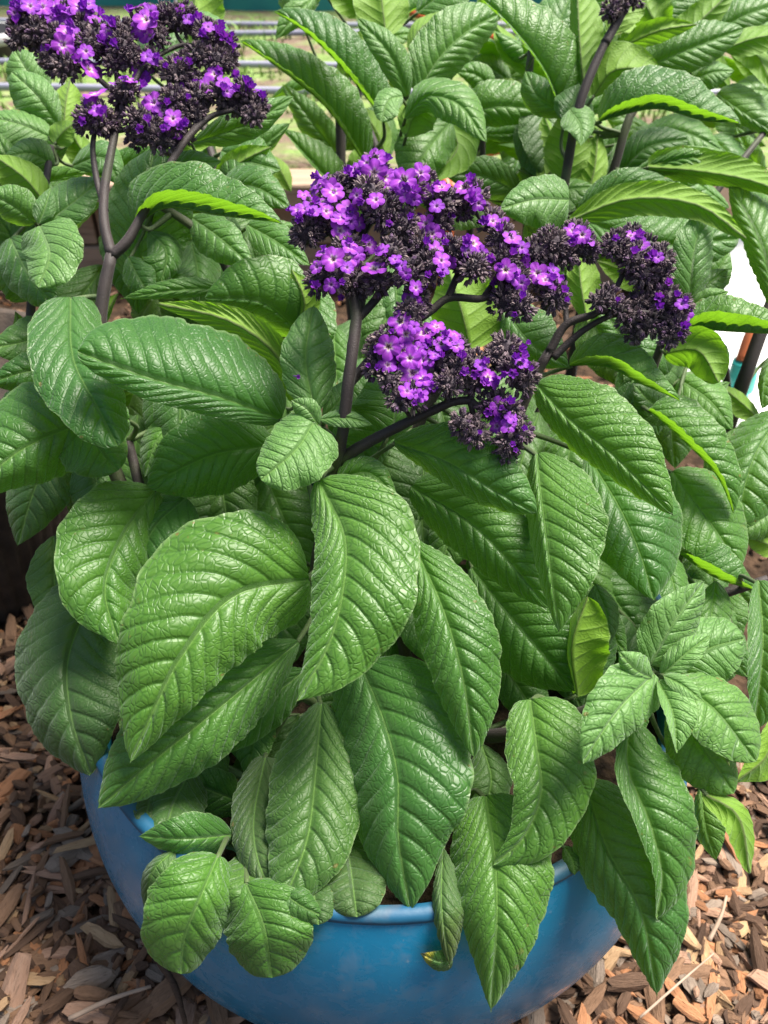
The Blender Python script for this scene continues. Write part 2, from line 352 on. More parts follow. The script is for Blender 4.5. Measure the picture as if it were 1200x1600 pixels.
def fence():
    e = empty('garden_fence', (0, 3.22, 0.165)); e['_w'] = (0, 3.22, 0.165); tag(e, 'teal cloth garden fence on dark posts beyond the grass', 'fence')
    V = []; xs = np.linspace(-6, 6, 121); zs = np.linspace(0.160, 1.25, 6)
    for z in zs:
        for x in xs: V.append((x, 3.22 + 0.025*math.sin(4.5*x) + 0.01*math.sin(13*x+z*4), z + 0.01*math.sin(3*x)))
    nx = len(xs); Fc = [(j*nx+i, j*nx+i+1, (j+1)*nx+i+1, (j+1)*nx+i) for j in range(5) for i in range(nx-1)]
    o = mesh_obj('panel', V, Fc, simple('teal_cloth', (0.03, 0.24, 0.22), (0.05, 0.32, 0.29), 6, 0.7, 400, 0.002)); adopt(o, e)
    mp = simple('post_paint', (0.03, 0.03, 0.03), (0.05, 0.05, 0.05), 20, 0.6)
    for x in (-4.2, -2.4, -0.57, 1.25, 3.0, 4.8):
        V, Fc = tube_geo([(x, 3.17, 0.10), (x+0.01, 3.17, 0.8), (x, 3.17, 1.32)], [0.022, 0.02, 0.02], 10); adopt(mesh_obj('post', V, Fc, mp), e)
fence()
# leaning grey pole behind the left bloom
b0 = P(272, 60, 190); t0 = P(292, -80, 186)
V, Fc = tube_geo([np.array([b0[0]-0.03, b0[1]+0.02, 0.16]), b0, t0, t0 + (t0-b0)*2], [0.013]*4, 10)
tag(mesh_obj('metal_pole', V, Fc, simple('grey_metal', (0.25, 0.26, 0.28), (0.35, 0.36, 0.38), 10, 0.4)), 'slanting grey metal pole standing in the grass before the fence', 'pole')
# orange hose: along the terrace then down over the timber
hp = [ground_at(640, 20, 0.18), ground_at(740, 52, 0.185), ground_at(780, 62, 0.190), ground_at(830, 76, 0.185), ground_at(880, 150, 0.18), P(860, 205, 133), P(760, 236, 131), P(692, 240, 128)]
hp = [np.array(h) for h in hp]; e0 = np.array(hp[-1]); hp += [np.array([e0[0], 1.232, e0[2]-0.02]), np.array([e0[0]+0.003, 1.222, 0.06]), np.array([e0[0]-0.01, 1.17, 0.012]), np.array([e0[0]-0.06, 0.95, 0.012])]
for q in (5, 6, 7): hp[q][2] = max(hp[q][2], 0.178)
V, Fc = tube_geo(hp, [0.0095]*2, 10, 110)
tag(mesh_obj('garden_hose', V, Fc, simple('orange_rubber', (0.42, 0.075, 0.02), (0.5, 0.10, 0.03), 10, 0.45)), 'orange garden hose running over the timber edging', 'hose')

# ------------------------------------------------------------------ pot
def pot():
    rim, Rm, Rb, hb, zb = 0.194, 0.163, 0.1815, 0.163, 0.118
    e = empty('blue_pot', (POT[0], POT[1], 0)); e['_w'] = (POT[0], POT[1], 0); tag(e, 'large rounded blue glazed pot full of leafy plants on the mulch', 'pot')
    prof = []
    for a in np.linspace(-math.asin(min(1, zb/hb*0.93)), math.asin((rim-0.006-zb)/hb), 34):
        prof.append((Rb*math.cos(a)**0.8, zb + hb*math.sin(a)))
    zb0 = prof[0][1]; prof = [(0.0, 0.0), (prof[0][0]*0.86, 0.0), (prof[0][0]*0.95, 0.003)] + [(r, max(z, 0.004)) for r, z in prof]
    global POT_PROF; POT_PROF = prof[2:]
    V, Fc = lathe_geo(prof, 128, 0.002); o = mesh_obj('body', V, Fc, pot_material()); o.location = (POT[0], POT[1], 0); adopt(o, e)
    r1 = prof[-1][0]; z1 = prof[-1][1]
    rp = [(r1+0.0002, z1-0.003), (r1+0.0012, z1-0.0005), (r1+0.0012, z1+0.002), (r1-0.0005, z1+0.0035), (r1-0.003, z1+0.004), (r1-0.0055, z1+0.0032), (r1-0.0068, z1+0.0), (r1-0.007, z1-0.006)]
    V, Fc = lathe_geo(rp, 128, 0.002); o = mesh_obj('rim', V, Fc, rim_material()); o.location = (POT[0], POT[1], 0); adopt(o, e)
    ip = [(r1-0.0066, z1-0.003), (r1-0.006, z1-0.03), (r1-0.004, z1-0.06), (r1-0.012, z1-0.10)]
    V, Fc = lathe_geo(ip, 128, 0.002); Fc = [f[::-1] for f in Fc]
    o = mesh_obj('inner_wall', V, Fc, simple('inner_glaze', (0.02, 0.20, 0.33), (0.03, 0.27, 0.42), 20, 0.35)); o.location = (POT[0], POT[1], 0); adopt(o, e)
    sp = [(r, 0.150 + 0.01*math.cos(r*14)) for r in np.linspace(r1-0.004, 0.0, 14)]
    V, Fc = lathe_geo(sp, 64, 0.01); V = [(x, y, z + 0.004*math.sin(60*x)*math.cos(53*y)) for x, y, z in V]
    o = mesh_obj('potting_soil', V, Fc, simple('potting_soil', (0.012, 0.008, 0.006), (0.05, 0.032, 0.02), 120, 0.95, 250, 0.006, 1.0, 0.15)); o.location = (POT[0], POT[1], 0)
    tag(o, 'dark crumbly potting soil filling the blue pot', 'soil')
pot()

# ------------------------------------------------------------------ leaves
def pot_depth_grid():
    """first hit of the pot's outer wall along each photo ray (cm), so that hanging leaves rest outside it"""
    gx = np.arange(-100, 1320, 10.0); gy = np.arange(900, 1760, 10.0); X, Y = np.meshgrid(gx, gy); D = np.full(X.shape, 1e3)
    pr = np.array(POT_PROF)
    for d in np.arange(60, 27, -0.2):
        q = P(X, Y, np.full(X.shape, d)); r = np.hypot(q[..., 0]-POT[0], q[..., 1]-POT[1]); z = q[..., 2]
        ins = (r < np.interp(z, pr[:, 1], pr[:, 0])) & (z > 0) & (z < pr[-1, 1]-0.004); D[ins] = d
        top = (r < pr[-1, 0]-0.006) & (np.abs(z-pr[-1, 1]) < 0.006); D[top] = 1e3
    return gx, gy, D
PG = None
def pot_depth(x, y):
    global PG
    if PG is None: PG = pot_depth_grid()
    gx, gy, D = PG; i = np.clip(((x-gx[0])/10).round().astype(int), 0, len(gx)-1); j = np.clip(((y-gy[0])/10).round().astype(int), 0, len(gy)-1)
    return np.where((y < gy[0]), 1e3, D[j, i])
class Plant:
    def __init__(s, name, base, label, group=None):
        s.e = empty(name, base); s.e['_w'] = tuple(base); tag(s.e, label, 'plant', group); s.nodes = []; s.leaves = 0
    def stem(s, pts, radii, name='stem', mat=None, sides=10, n=None, parent=None, track=True):
        V, Fc = tube_geo(pts, radii, sides, n or max(8, 7*len(pts)), 0.05)
        o = mesh_obj(name, V, Fc, mat or M_STEM); adopt(o, parent or s.e)
        if track: s.nodes.extend(list(spline(pts, 24)))
        return o
def prof_fn(tp, sharp):
    q = sharp; p = tp * q / (1 - tp)
    mx = tp**p * (1-tp)**q
    return lambda t: np.clip(t, 1e-6, 1)**p * np.clip(1-t, 0, 1)**q / mx
def leaf(plant, pts, A, B, z, bow=None, dA=None, dB=None, under=False, young=0.0, dull=0.0, mott=0.0, sharp=0.80, amp=1.0, petiole=True, name='leaf'):
    seed = int(abs(pts[0][0]*7.3 + pts[-1][1]*3.1 + pts[-1][0]) * 10) % 99991; rg = np.random.default_rng(seed)
    pointed = sharp > .52; sharp *= 1.36 if pointed else 1.05
    pts = np.asarray(pts, float); A = np.asarray(A, float); B = np.asarray(B, float)
    Lpx = np.linalg.norm(np.diff(pts, axis=0), axis=1).sum()
    big = Lpx > 170
    nv, nu = (104, 15) if big else ((64, 10) if Lpx > 70 else (36, 7))
    M2 = spline(pts, nv + 1); t = np.linspace(0, 1, nv + 1)
    T = np.gradient(M2, axis=0); T /= np.linalg.norm(T, axis=1)[:, None]
    ker = 9; Ts = np.stack([np.convolve(np.pad(T[:, k], ker, mode='edge'), np.ones(2*ker+1)/(2*ker+1), 'valid') for k in (0, 1)], 1); Ts /= np.linalg.norm(Ts, axis=1)[:, None]
    Nl = np.stack([Ts[:, 1], -Ts[:, 0]], 1)
    iA = np.argmin(np.abs(((A - M2) * Ts).sum(1)) + 0.15*np.linalg.norm(A-M2, axis=1)); iB = np.argmin(np.abs(((B - M2) * Ts).sum(1)) + 0.15*np.linalg.norm(B-M2, axis=1))
    tA, tB = np.clip(t[iA], .22, .68), np.clip(t[iB], .22, .68); tp = np.clip((tA+tB)/2 - (0.05 if pointed else 0), 0.31, 0.50)
    pf = prof_fn(tp, sharp); prof = pf(t)
    wA = float(np.dot(A - M2[iA], Nl[iA])); sA = 1.0 if wA >= 0 else -1.0; WA = abs(wA) / max(pf(tA), .6)
    WB = float(np.dot(B - M2[iB], -sA * Nl[iB])) / max(pf(tB), .6)
    z0, z1 = z; zm = (z0+z1)/2; cm = zm / F                                     # cm per px
    if bow is None: bow = -rg.uniform(.09, .14) * Lpx * cm
    zt = z0 + (z1-z0)*t + bow*np.sin(np.pi*t)
    wmax = max(WA, abs(WB))
    def defd(Wd):
        miss = math.sqrt(max(wmax*wmax - Wd*Wd, 0)) * cm
        return -miss*0.85 if Wd < 0 else 0.17*wmax*cm + miss*0.55
    dA = defd(WA) if dA is None else dA; dB = defd(WB) if dB is None else dB
    roll = float(np.clip(rg.normal(0, .30), -.5, .5)) + 0.06
    if WB > 0: dA += roll*WA*cm; dB -= roll*WB*cm
    ph = rg.uniform(0, 6.28, 4); wob = lambda k: 1 + 0.025*np.sin(2*np.pi*(3.1*t)+ph[k]) + 0.016*np.sin(2*np.pi*(7.3*t)+ph[k+1])
    # columns run screen-left of travel -> right
    halves = ((WA, dA, 0), (WB, dB, 2)) if sA > 0 else ((WB, dB, 2), (WA, dA, 0))
    s = np.linspace(0, 1, nu + 1)
    X = np.zeros((nv+1, 2*nu+1)); Y = X.copy(); Z = X.copy(); U = X.copy(); LAT = X.copy()
    for side, (W, d, k) in enumerate(halves):
        sg = 1.0 if side == 0 else -1.0
        for j in range(nu+1):
            c = nu - j if side == 0 else nu + j
            w_ = W * prof * wob(k) * s[j]
            X[:, c] = M2[:, 0] + sg*Nl[:, 0]*w_; Y[:, c] = M2[:, 1] + sg*Nl[:, 1]*w_
            hw = math.hypot(W*cm, d) * prof                                     # real half width, cm
            wave = 0.10*hw*np.sin(2*np.pi*2.4*t + ph[k] + side*2)*s[j]**2
            Z[:, c] = zt + d*prof*(0.55*s[j] + 0.45*s[j]**2) + wave
            U[:, c] = -s[j] if side == 0 else s[j]; LAT[:, c] = hw*s[j]
            Z[:, c] -= 0.17*hw*4*s[j]*(1-s[j]) * (1 if not under else -1) * (1 if W >= 0 else -1) * 0.8
    viol = np.maximum(0, (Z - (pot_depth(X, Y) - 0.7))).max(1)
    if viol.max() > 0:
        viol = np.minimum(viol, 8)
        sh = np.array([(viol*np.clip(1 - np.abs(t-tt)/0.9, 0, 1)).max() for tt in t]); kk = max(3, nv//5); sh = np.convolve(np.pad(sh, kk, mode='edge'), np.ones(2*kk+1)/(2*kk+1), 'valid')
        Z = Z - sh[:, None]
    Pw = P(X, Y, Z)                                                             # (nv+1, 2nu+1, 3)
    # normals, then quilted relief between the lateral veins
    du = np.gradient(Pw, axis=1); dv_ = np.gradient(Pw, axis=0)
    N = np.cross(du, dv_); N /= np.linalg.norm(N, axis=2)[..., None] + 1e-12     # faces camera for the unfolded side
    if under: N = -N
    nveins = float(np.clip(round(Lpx*cm*1.2), 7, 11)) + rg.uniform(-1, 1)
    S = nveins * (t[:, None] - rg.uniform(.28, .42)*np.abs(U)**1.25 * (0.35+0.65*(1-t[:, None]))) + 20 + np.where(U > 0, 40.5, 0)
    fr = S - np.floor(S); dome = 1 - np.abs(2*fr-1)**2.3
    env = np.clip(np.abs(U)*5, 0, 1) * np.clip(prof[:, None]*1.6, 0, 1)
    Lcm = Lpx*cm
    h = (dome - 0.5) * env * 0.0118 * Lcm * amp * (1.0 - 0.62*U*U)
    h += 0.0035*Lcm*amp*np.sin(S*2*np.pi*1.0 + LAT*9)*np.abs(U)**2*np.clip(prof[:, None]*1.5, 0, 1)*0.8
    h -= 0.010*Lcm*amp*np.exp(-(LAT/0.13)**2)
    h += 0.0012*Lcm*rg.normal(size=h.shape)*(np.abs(U) > 0.97)
    Pw = Pw + N * (h/100)[..., None]
    nc = 2*nu+1; V = Pw.reshape(-1, 3)
    i, j = np.meshgrid(np.arange(nv), np.arange(nc-1), indexing='ij'); a = (i*nc+j).ravel()
    Q = np.stack([a, a+1, a+nc+1, a+nc], 1) if not under else np.stack([a, a+nc, a+nc+1, a+1], 1)
    origin = V[nu].copy(); V = V - origin
    me = bpy.data.meshes.new(name); me.vertices.add(len(V)); me.vertices.foreach_set('co', V.ravel())
    me.loops.add(Q.size); me.loops.foreach_set('vertex_index', Q.ravel().astype(np.int32))
    me.polygons.add(len(Q)); me.polygons.foreach_set('loop_start', (np.arange(len(Q))*4).astype(np.int32)); me.polygons.foreach_set('loop_total', np.full(len(Q), 4, np.int32))
    me.polygons.foreach_set('use_smooth', np.ones(len(Q), bool)); me.update(calc_edges=True)
    u1 = me.uv_layers.new(name='blade'); u2 = me.uv_layers.new(name='vein'); qi = Q.ravel()
    u1.data.foreach_set('uv', np.stack([np.abs(U).ravel()[qi], np.repeat(t, nc)[qi]], 1).ravel().astype(np.float32))
    q_ = 0.72*LAT + 0.62*t[:, None]*Lcm + rg.uniform(0, 50)
    wq = 0.06*np.sin(S*6.3 + q_*3.7 + ph[2]) + 0.05*np.sin(S*3.1 - q_*8.9)
    u2.data.foreach_set('uv', np.stack([S.ravel()[qi], (q_ + wq).ravel()[qi]], 1).ravel().astype(np.float32))
    u3 = me.uv_layers.new(name='width'); u3.data.foreach_set('uv', np.stack([LAT.ravel()[qi], np.repeat(t, nc)[qi]], 1).ravel().astype(np.float32))
    me.materials.append(M_LEAF)
    o = bpy.data.objects.new(name, me); col.objects.link(o); o.location = origin; o.color = (young, dull, mott, 1); o['_w'] = tuple(origin)
    adopt(o, plant.e); plant.leaves += 1
    if petiole and plant.nodes:
        # stalk from the blade's base to the nearest point of the plant's stems that lies behind it
        nodes = np.array(plant.nodes); d = np.linalg.norm(nodes - origin, axis=1) + 0.6*np.maximum(0, (origin-nodes)@FW + 0.004)*4
        e_ = nodes[np.argmin(d)]; L = np.linalg.norm(e_ - origin)
        if 0.004 < L < 0.075:
            dirb = Pw[0, nu] - Pw[min(6, nv), nu]; dirb /= np.linalg.norm(dirb) + 1e-9
            mid = origin*.6 + e_*.4 + dirb*min(0.1*L, 0.003) + FW*min(0.25*L, 0.012)
            r = 0.0008 + 0.00030*wmax*cm*0.5
            Vt, Ft = tube_geo([origin + FW*0.0006 - dirb*0.002, mid, e_], [r, r*1.15, r*1.6], 7, 10)
            pe = mesh_obj('petiole', [np.asarray(v)-origin for v in Vt], Ft, M_PETIOLE); pe.parent = o
    return o

def pt_list(*p): return [P(x, y, z) for x, y, z in p]
GROUND_SOIL = 0.155
# ---- the potted heliotrope: stems first
pp = Plant('heliotrope', (POT[0], POT[1], 0.16), 'purple flowering heliotrope with big quilted leaves spilling over the blue pot')
S_ = lambda *a, **k: pp.stem(*a, **k)
soil = lambda x, y: np.array([x, y, 0.150])
MAIN = [soil(-0.02, 0.33), P(497, 905, 43.0), P(512, 790, 41.0), P(521, 740, 40.0), P(533, 690, 39.0), P(543, 610, 38.2), P(551, 545, 38.0), P(557, 490, 38.2), P(550, 450, 38.4)]
S_(MAIN, [0.0048, 0.0046, 0.0046, 0.0048, 0.0036, 0.0030, 0.0029, 0.0028, 0.0026])
LEFT = [soil(-0.06, 0.36), P(190, 760, 46.5), P(158, 560, 45.5), P(157, 500, 45.2), P(163, 450, 45), P(174, 398, 45)]
S_(LEFT, [0.005, 0.0046, 0.0042, 0.004, 0.0036, 0.0033])
RIGHT = [soil(0.05, 0.36), P(760, 800, 45), P(838, 585, 43.5), P(860, 547, 43)]
S_(RIGHT, [0.0045, 0.0038, 0.0030, 0.0026])
ROS = [soil(0.05, 0.30), P(760, 1150, 42), P(840, 1137, 39.5), P(930, 1105, 37.5), P(1022, 1062, 36)]
S_(ROS, [0.004, 0.0038, 0.0035, 0.0030, 0.0022])
S_([soil(-0.03, 0.29), P(470, 1090, 43), P(410, 1180, 43), P(352, 1320, 39.5)], [0.003, 0.0022, 0.0018, 0.0014], mat=M_PETIOLE)
S_([soil(0.02, 0.30), P(620, 960, 44), P(600, 880, 42)], [0.004, 0.0032, 0.0025])
S_([soil(0.03, 0.30), P(680, 1200, 42), P(720, 1280, 39.5)], [0.004, 0.003, 0.002])
S_([soil(-0.08, 0.32), P(300, 1000, 46), P(230, 800, 46), P(200, 690, 46)], [0.004, 0.0036, 0.0032, 0.0028])
S_([soil(0.07, 0.40), P(960, 800, 52), P(1000, 640, 50), P(1040, 520, 48)], [0.004, 0.0036, 0.003, 0.0024])
S_([soil(0.09, 0.36), P(1010, 1000, 47), P(1100, 940, 46), P(1200, 905, 45)], [0.004, 0.0036, 0.0032, 0.0026])
S_([soil(-0.05, 0.42), P(420, 640, 50), P(380, 480, 49), P(330, 380, 48.5), P(215, 300, 49)], [0.004, 0.0034, 0.003, 0.003, 0.002])
S_([soil(-0.10, 0.40), P(60, 640, 51), P(50, 450, 49.5), P(62, 352, 49), P(80, 230, 52)], [0.004, 0.0036, 0.003, 0.0024, 0.002])
S_([soil(0.01, 0.42), P(640, 700, 50), P(730, 540, 48), P(800, 470, 48)], [0.004, 0.0034, 0.003, 0.002])

S_([soil(-0.06, 0.44), P(400, 420, 56), P(340, 270, 57), P(300, 110, 60), P(290, 30, 61)], [0.004, 0.0034, 0.003, 0.0026, 0.002])
def lf(*a, **k): return leaf(pp, *a, **k)
# ---- lower front
lf([(487,905),(367,932),(282,1030),(243,1105),(203,1193)], (236,872), (412,1005), (39,35.5), dA=0.6, dB=1.2, sharp=.72)
lf([(497,748),(538,838),(535,925),(512,1010),(463,1096)], (656,905), (488,905), (38,34), dA=0.4, dB=0.5, sharp=.70)
lf([(640,838),(690,945),(724,1060),(741,1187)], (781,1010), (660,1020), (38.5,35.2), sharp=.72)
lf([(562,1035),(600,1130),(620,1210),(622,1310),(641,1424)], (741,1190), (524,1180), (39,34.6), sharp=.66)
lf([(502,1095),(492,1220),(480,1310),(455,1380),(427,1434)], (417,1250), (562,1290), (40,36), dull=.35, sharp=.7)
lf([(415,1180),(396,1290),(405,1350),(432,1406)], (361,1270), (455,1290), (41.5,37.5), dull=.75, sharp=.6)
lf([(470,1000),(345,1105),(240,1190),(153,1263)], (240,1075), (335,1193), (41,36.8), sharp=.66)
lf([(480,1045),(395,1115),(312,1189)], (375,1075), (415,1150), (42.5,40))
lf([(165,890),(105,1030),(110,1120),(140,1212)], (30,1000), (205,1070), (46,43.5), dull=.55, sharp=.6)
lf([(245,765),(195,835),(165,920),(187,1008)], (86,855), (250,880), (44,39.5), sharp=.72)
lf([(292,775),(240,825),(208,905)], (248,772), (285,860), (44.5,42.5))
lf([(342,1335),(312,1408),(290,1465),(283,1522)], (221,1440), (364,1410), (38,36.2), sharp=.5)
lf([(365,1305),(290,1312),(215,1307)], (295,1269), (300,1340), (39,37.8))
lf([(383,1378),(412,1445),(425,1528)], (351,1460), (488,1470), (38.2,36.4), sharp=.48)
lf([(425,1380),(470,1415),(506,1432)], (460,1445), (480,1390), (38.6,37.2), dull=.2)
lf([(540,1300),(550,1370),(558,1433)], (491,1380), (606,1390), (39,36.4), dull=.7, sharp=.5)
lf([(405,1325),(388,1375),(372,1440)], (345,1385), (430,1385), (40,38), dull=.3)
lf([(470,1330),(488,1385),(498,1445)], (445,1390), (530,1385), (40,38), dull=.6, sharp=.5)
lf([(300,1200),(270,1260),(255,1330)], (235,1250), (320,1270), (43,41), dull=.5)
lf([(400,1265),(335,1238),(270,1215)], (338,1200), (325,1278), (43,42))
lf([(255,1205),(235,1250),(226,1298)], (205,1260), (258,1262), (43,41.5), dull=.9)
lf([(275,1325),(240,1360),(226,1425)], (222,1370), (275,1390), (40,39), dull=.4)
lf([(758,1240),(772,1330),(777,1430),(767,1583)], (704,1350), (863,1375), (37.2,34.5), sharp=.78)
lf([(828,1090),(838,1160),(846,1240),(818,1310),(771,1352)], (929,1205), (790,1170), (36.8,34.3), dB=-0.3, sharp=.62)
lf([(912,1215),(950,1330),(1000,1420),(1027,1558)], (1072,1375), (900,1345), (37.2,34), sharp=.75)
lf([(985,1125),(982,1195),(1018,1290),(1036,1370),(1027,1438)], (1086,1270), (975,1250), (35.6,33.4), dB=-0.5, sharp=.66)
# ---- rosette at the lower right
lf([(1016,1040),(1045,985),(1101,908)], (1000,975), (1088,985), (34.6,34.8), young=.55, sharp=.66)
lf([(1024,1052),(968,1108),(911,1194)], (935,1062), (1015,1122), (34.2,32), young=.55, dA=.4, dB=.5, sharp=.6)
lf([(1020,1060),(995,1048),(966,1018)], (980,1060), (1005,1022), (34,33.2), young=.8)
lf([(1032,1056),(1070,1022),(1109,993)], (1062,1000), (1082,1042), (34.2,34), young=.75, sharp=.55)
lf([(1050,1050),(1110,1012),(1162,998)], (1105,963), (1140,1060), (36.4,36.2), young=.6, sharp=.5)
lf([(1050,1060),(1115,1105),(1182,1190)], (1162,1085), (1100,1165), (35.4,34.4), young=.35, sharp=.55)
lf([(1028,1062),(1052,1115),(1058,1177)], (1090,1110), (1036,1110), (34,32.4), young=.7, dB=-.5)
lf([(1036,1055),(1066,1070),(1100,1097)], (1075,1058), (1062,1085), (33.8,33), young=.8)
lf([(1084,1090),(1110,1135),(1140,1197)], (1130,1140), (1098,1150), (34.6,34), under=True, young=.4)
lf([(1050,1100),(1105,1175),(1147,1240)], (1145,1170), (1065,1215), (36.2,34.8), young=.2, sharp=.55)
lf([(1098,1240),(1150,1272),(1171,1366)], (1176,1285), (1130,1290), (35,34.4), under=True, sharp=.6)
lf([(1095,1225),(1102,1290),(1119,1346)], (1135,1290), (1082,1285), (38.5,37.5), dull=.2)
lf([(1185,905),(1193,1000),(1180,1142)], (1248,1040), (1168,1000), (39,37), dB=-.8, sharp=.6)
lf([(1215,1110),(1198,1180),(1150,1222)], (1170,1180), (1215,1210), (42,41), under=True)
# ---- middle right
lf([(838,705),(848,800),(860,890),(872,989)], (948,825), (826,830), (40,36), sharp=.72)
lf([(915,705),(970,795),(1003,870),(1022,938)], (1072,845), (925,850), (43.5,40), sharp=.7)
lf([(836,598),(885,650),(960,712),(1052,806)], (990,635), (905,712), (42.5,38.2), sharp=.66)
lf([(1012,640),(1070,692),(1120,745),(1147,802)], (1115,652), (1078,682), (47,45), sharp=.6)
lf([(1225,640),(1180,710),(1150,822)], (1136,690), (1245,770), (51,48.5), sharp=.6)
lf([(1060,590),(1110,625),(1146,672)], (1122,592), (1070,660), (52,50), young=.2)
lf([(1050,735),(1100,800),(1158,885)], (1148,770), (1060,850), (47,45), sharp=.55)
lf([(1060,865),(1120,905),(1186,924)], (1130,850), (1135,895), (45.5,44.5))
lf([(888,572),(948,575),(1003,602),(1066,627)], (1000,540), (962,560), (44.5,42.5), young=.15)
lf([(780,470),(830,535),(890,574)], (865,500), (800,555), (46,44), young=.2)
lf([(735,548),(722,490),(700,420)], (672,490), (800,480), (46,46.5), under=True, sharp=.6)
lf([(612,690),(700,722),(770,765),(839,803)], (785,695), (715,768), (40.5,37.5), sharp=.6)
lf([(606,686),(617,640),(600,575)], (552,630), (655,640), (41.5,42), sharp=.6)
lf([(640,758),(740,820),(860,952)], (815,795), (712,862), (42.5,39.5), sharp=.66)
lf([(735,885),(810,975),(899,1080)], (885,940), (760,1030), (44,41), sharp=.66)
lf([(902,1090),(893,1010),(918,932)], (957,985), (880,1000), (41,39.6), under=True, sharp=.5, bow=-.4, amp=.6)
lf([(897,1095),(925,1045),(955,980)], (962,1030), (900,1030), (42.5,42.5), sharp=.6)
lf([(775,1020),(815,1080),(855,1140)], (850,1060), (785,1100), (44.5,43), dull=.2)
lf([(752,1160),(768,1220),(745,1292)], (800,1220), (725,1230), (41.5,39.5), dull=.5)
lf([(692,1320),(690,1415),(702,1512)], (676,1420), (724,1440), (37.4,35.8), dull=.6, mott=.08)
lf([(708,1502),(685,1503),(656,1490)], (690,1484), (690,1518), (35.6,35.4), mott=1.0)
lf([(880,1320),(895,1345),(898,1368)], (882,1350), (910,1345), (36.8,36.4), dull=.2)
# ---- centre left
lf([(442,656),(350,622),(235,590),(121,548)], (320,508), (260,634), (41.5,37.5), dA=2.0, dB=0.3, sharp=.44)
lf([(110,462),(115,560),(155,640),(184,697)], (42,545), (175,560), (44,39), sharp=.48)
lf([(205,655),(115,668),(30,705),(-45,770)], (25,608), (105,742), (44,40.5), dA=1.5, sharp=.55)
lf([(90,655),(150,690),(185,735)], (197,680), (120,745), (43.2,41.6), sharp=.5)
lf([(466,632),(432,556),(365,505),(243,474)], (410,500), (385,545), (43.5,43), under=True, sharp=.6)
lf([(468,520),(412,474),(320,466)], (398,400), (425,518), (46,44.5), sharp=.55)
lf([(470,505),(475,470),(455,420)], (450,470), (500,470), (45.5,44.5), under=True, young=.3)
lf([(348,450),(270,454),(187,467)], (280,434), (280,466), (46,45), young=.1)
lf([(492,645),(478,560),(490,477)], (438,560), (524,560), (39.6,40.8), young=.45, sharp=.6)
lf([(490,660),(466,698),(408,750)], (428,668), (520,725), (38.4,37), young=.5, sharp=.45)
lf([(498,655),(540,652),(584,664)], (540,640), (540,668), (38.8,38.2), young=.5)
lf([(526,748),(575,738),(623,781)], (585,716), (565,765), (39.5,38.5), young=.1)
lf([(503,652),(528,628),(548,592)], (512,612), (550,630), (40.2,40.6), young=.5)
lf([(500,668),(480,640),(455,625)], (462,650), (485,622), (38.9,38.6), young=.7)
lf([(515,760),(550,785),(600,815)], (585,780), (545,815), (41,40), young=.1)
lf([(430,695),(330,712),(230,760)], (320,640), (335,775), (45,43), sharp=.6)
lf([(285,640),(245,690),(225,745)], (230,670), (275,715), (46,45))
lf([(470,870),(445,900),(410,960)], (430,900), (470,920), (43,42))
lf([(520,690),(575,640),(600,560)], (540,600), (640,620), (44,45))
# ---- upper left, under and around the left bloom
lf([(212,355),(255,328),(340,338),(442,350)], (345,268), (272,296), (46,43.5), dB=-1.5, sharp=.62)
lf([(215,450),(222,340),(240,232)], (162,330), (300,310), (51,51), sharp=.55)
lf([(235,300),(290,260),(347,252)], (285,236), (300,282), (49.5,48), young=.3)
lf([(295,225),(390,190),(461,149)], (390,160), (395,218), (51,48.5), young=.35)
lf([(62,352),(78,395),(60,449)], (130,385), (25,370), (46.5,44.5), young=.5, sharp=.5)
lf([(66,352),(110,318),(164,277)], (95,285), (135,340), (47.5,48), young=.3)
lf([(60,350),(70,325),(80,292)], (52,322), (88,325), (47,47.4), young=.3)
lf([(75,325),(40,280),(-15,240)], (60,262), (10,305), (49.5,48.5), under=True, young=.3)
lf([(58,350),(20,322),(-25,300)], (30,290), (10,345), (48,46.5), young=.25)
lf([(92,198),(58,150),(18,112)], (78,130), (25,170), (54,53), young=.6, sharp=.55)
lf([(75,150),(45,115),(22,78)], (62,88), (10,120), (56,55.5), young=.5, sharp=.55)
lf([(80,215),(35,195),(-25,180)], (40,172), (30,230), (53,52), young=.55)
lf([(100,198),(103,160),(110,125)], (80,160), (130,155), (56,57), under=True)
lf([(85,225),(100,205),(120,190)], (85,192), (112,225), (52.5,52.2), under=True)
lf([(85,260),(50,240),(5,245)], (45,215), (45,270), (51.5,50), young=.4)
lf([(110,260),(160,245),(190,290)], (150,220), (160,290), (54,53), young=.2)
lf([(15,370),(40,420),(90,485)], (70,400), (15,450), (50,47.5), sharp=.6)
lf([(60,460),(20,430),(-30,430)], (20,400), (15,470), (51,50))
lf([(110,500),(50,530),(-20,545)], (40,495), (50,570), (50,47.5), dull=.2)
lf([(120,590),(50,580),(-20,600)], (40,550), (60,620), (49,47))
lf([(300,75),(305,20),(300,-60)], (275,10), (350,10), (60,61), under=True, young=.3)
lf([(230,120),(245,60),(265,0)], (215,60), (290,60), (59,60), young=.2)
lf([(285,25),(330,38),(374,80)], (345,30), (315,60), (58,57), young=.5)
lf([(345,235),(385,250),(440,265)], (390,205), (380,290), (56,55))
lf([(345,290),(395,290),(455,325)], (400,258), (390,325), (54,52))
lf([(300,340),(345,372),(398,420)], (365,350), (320,400), (48.5,47), young=.2)
lf([(385,350),(430,375),(485,415)], (445,350), (415,400), (48,46.5), young=.1)
lf([(230,360),(260,390),(250,450)], (285,390), (225,410), (49.5,48.5))
lf([(200,400),(215,430),(240,470)], (240,420), (200,450), (48.5,47.5))
lf([(300,380),(310,430),(290,490)], (345,420), (265,430), (52,50), dull=.15)

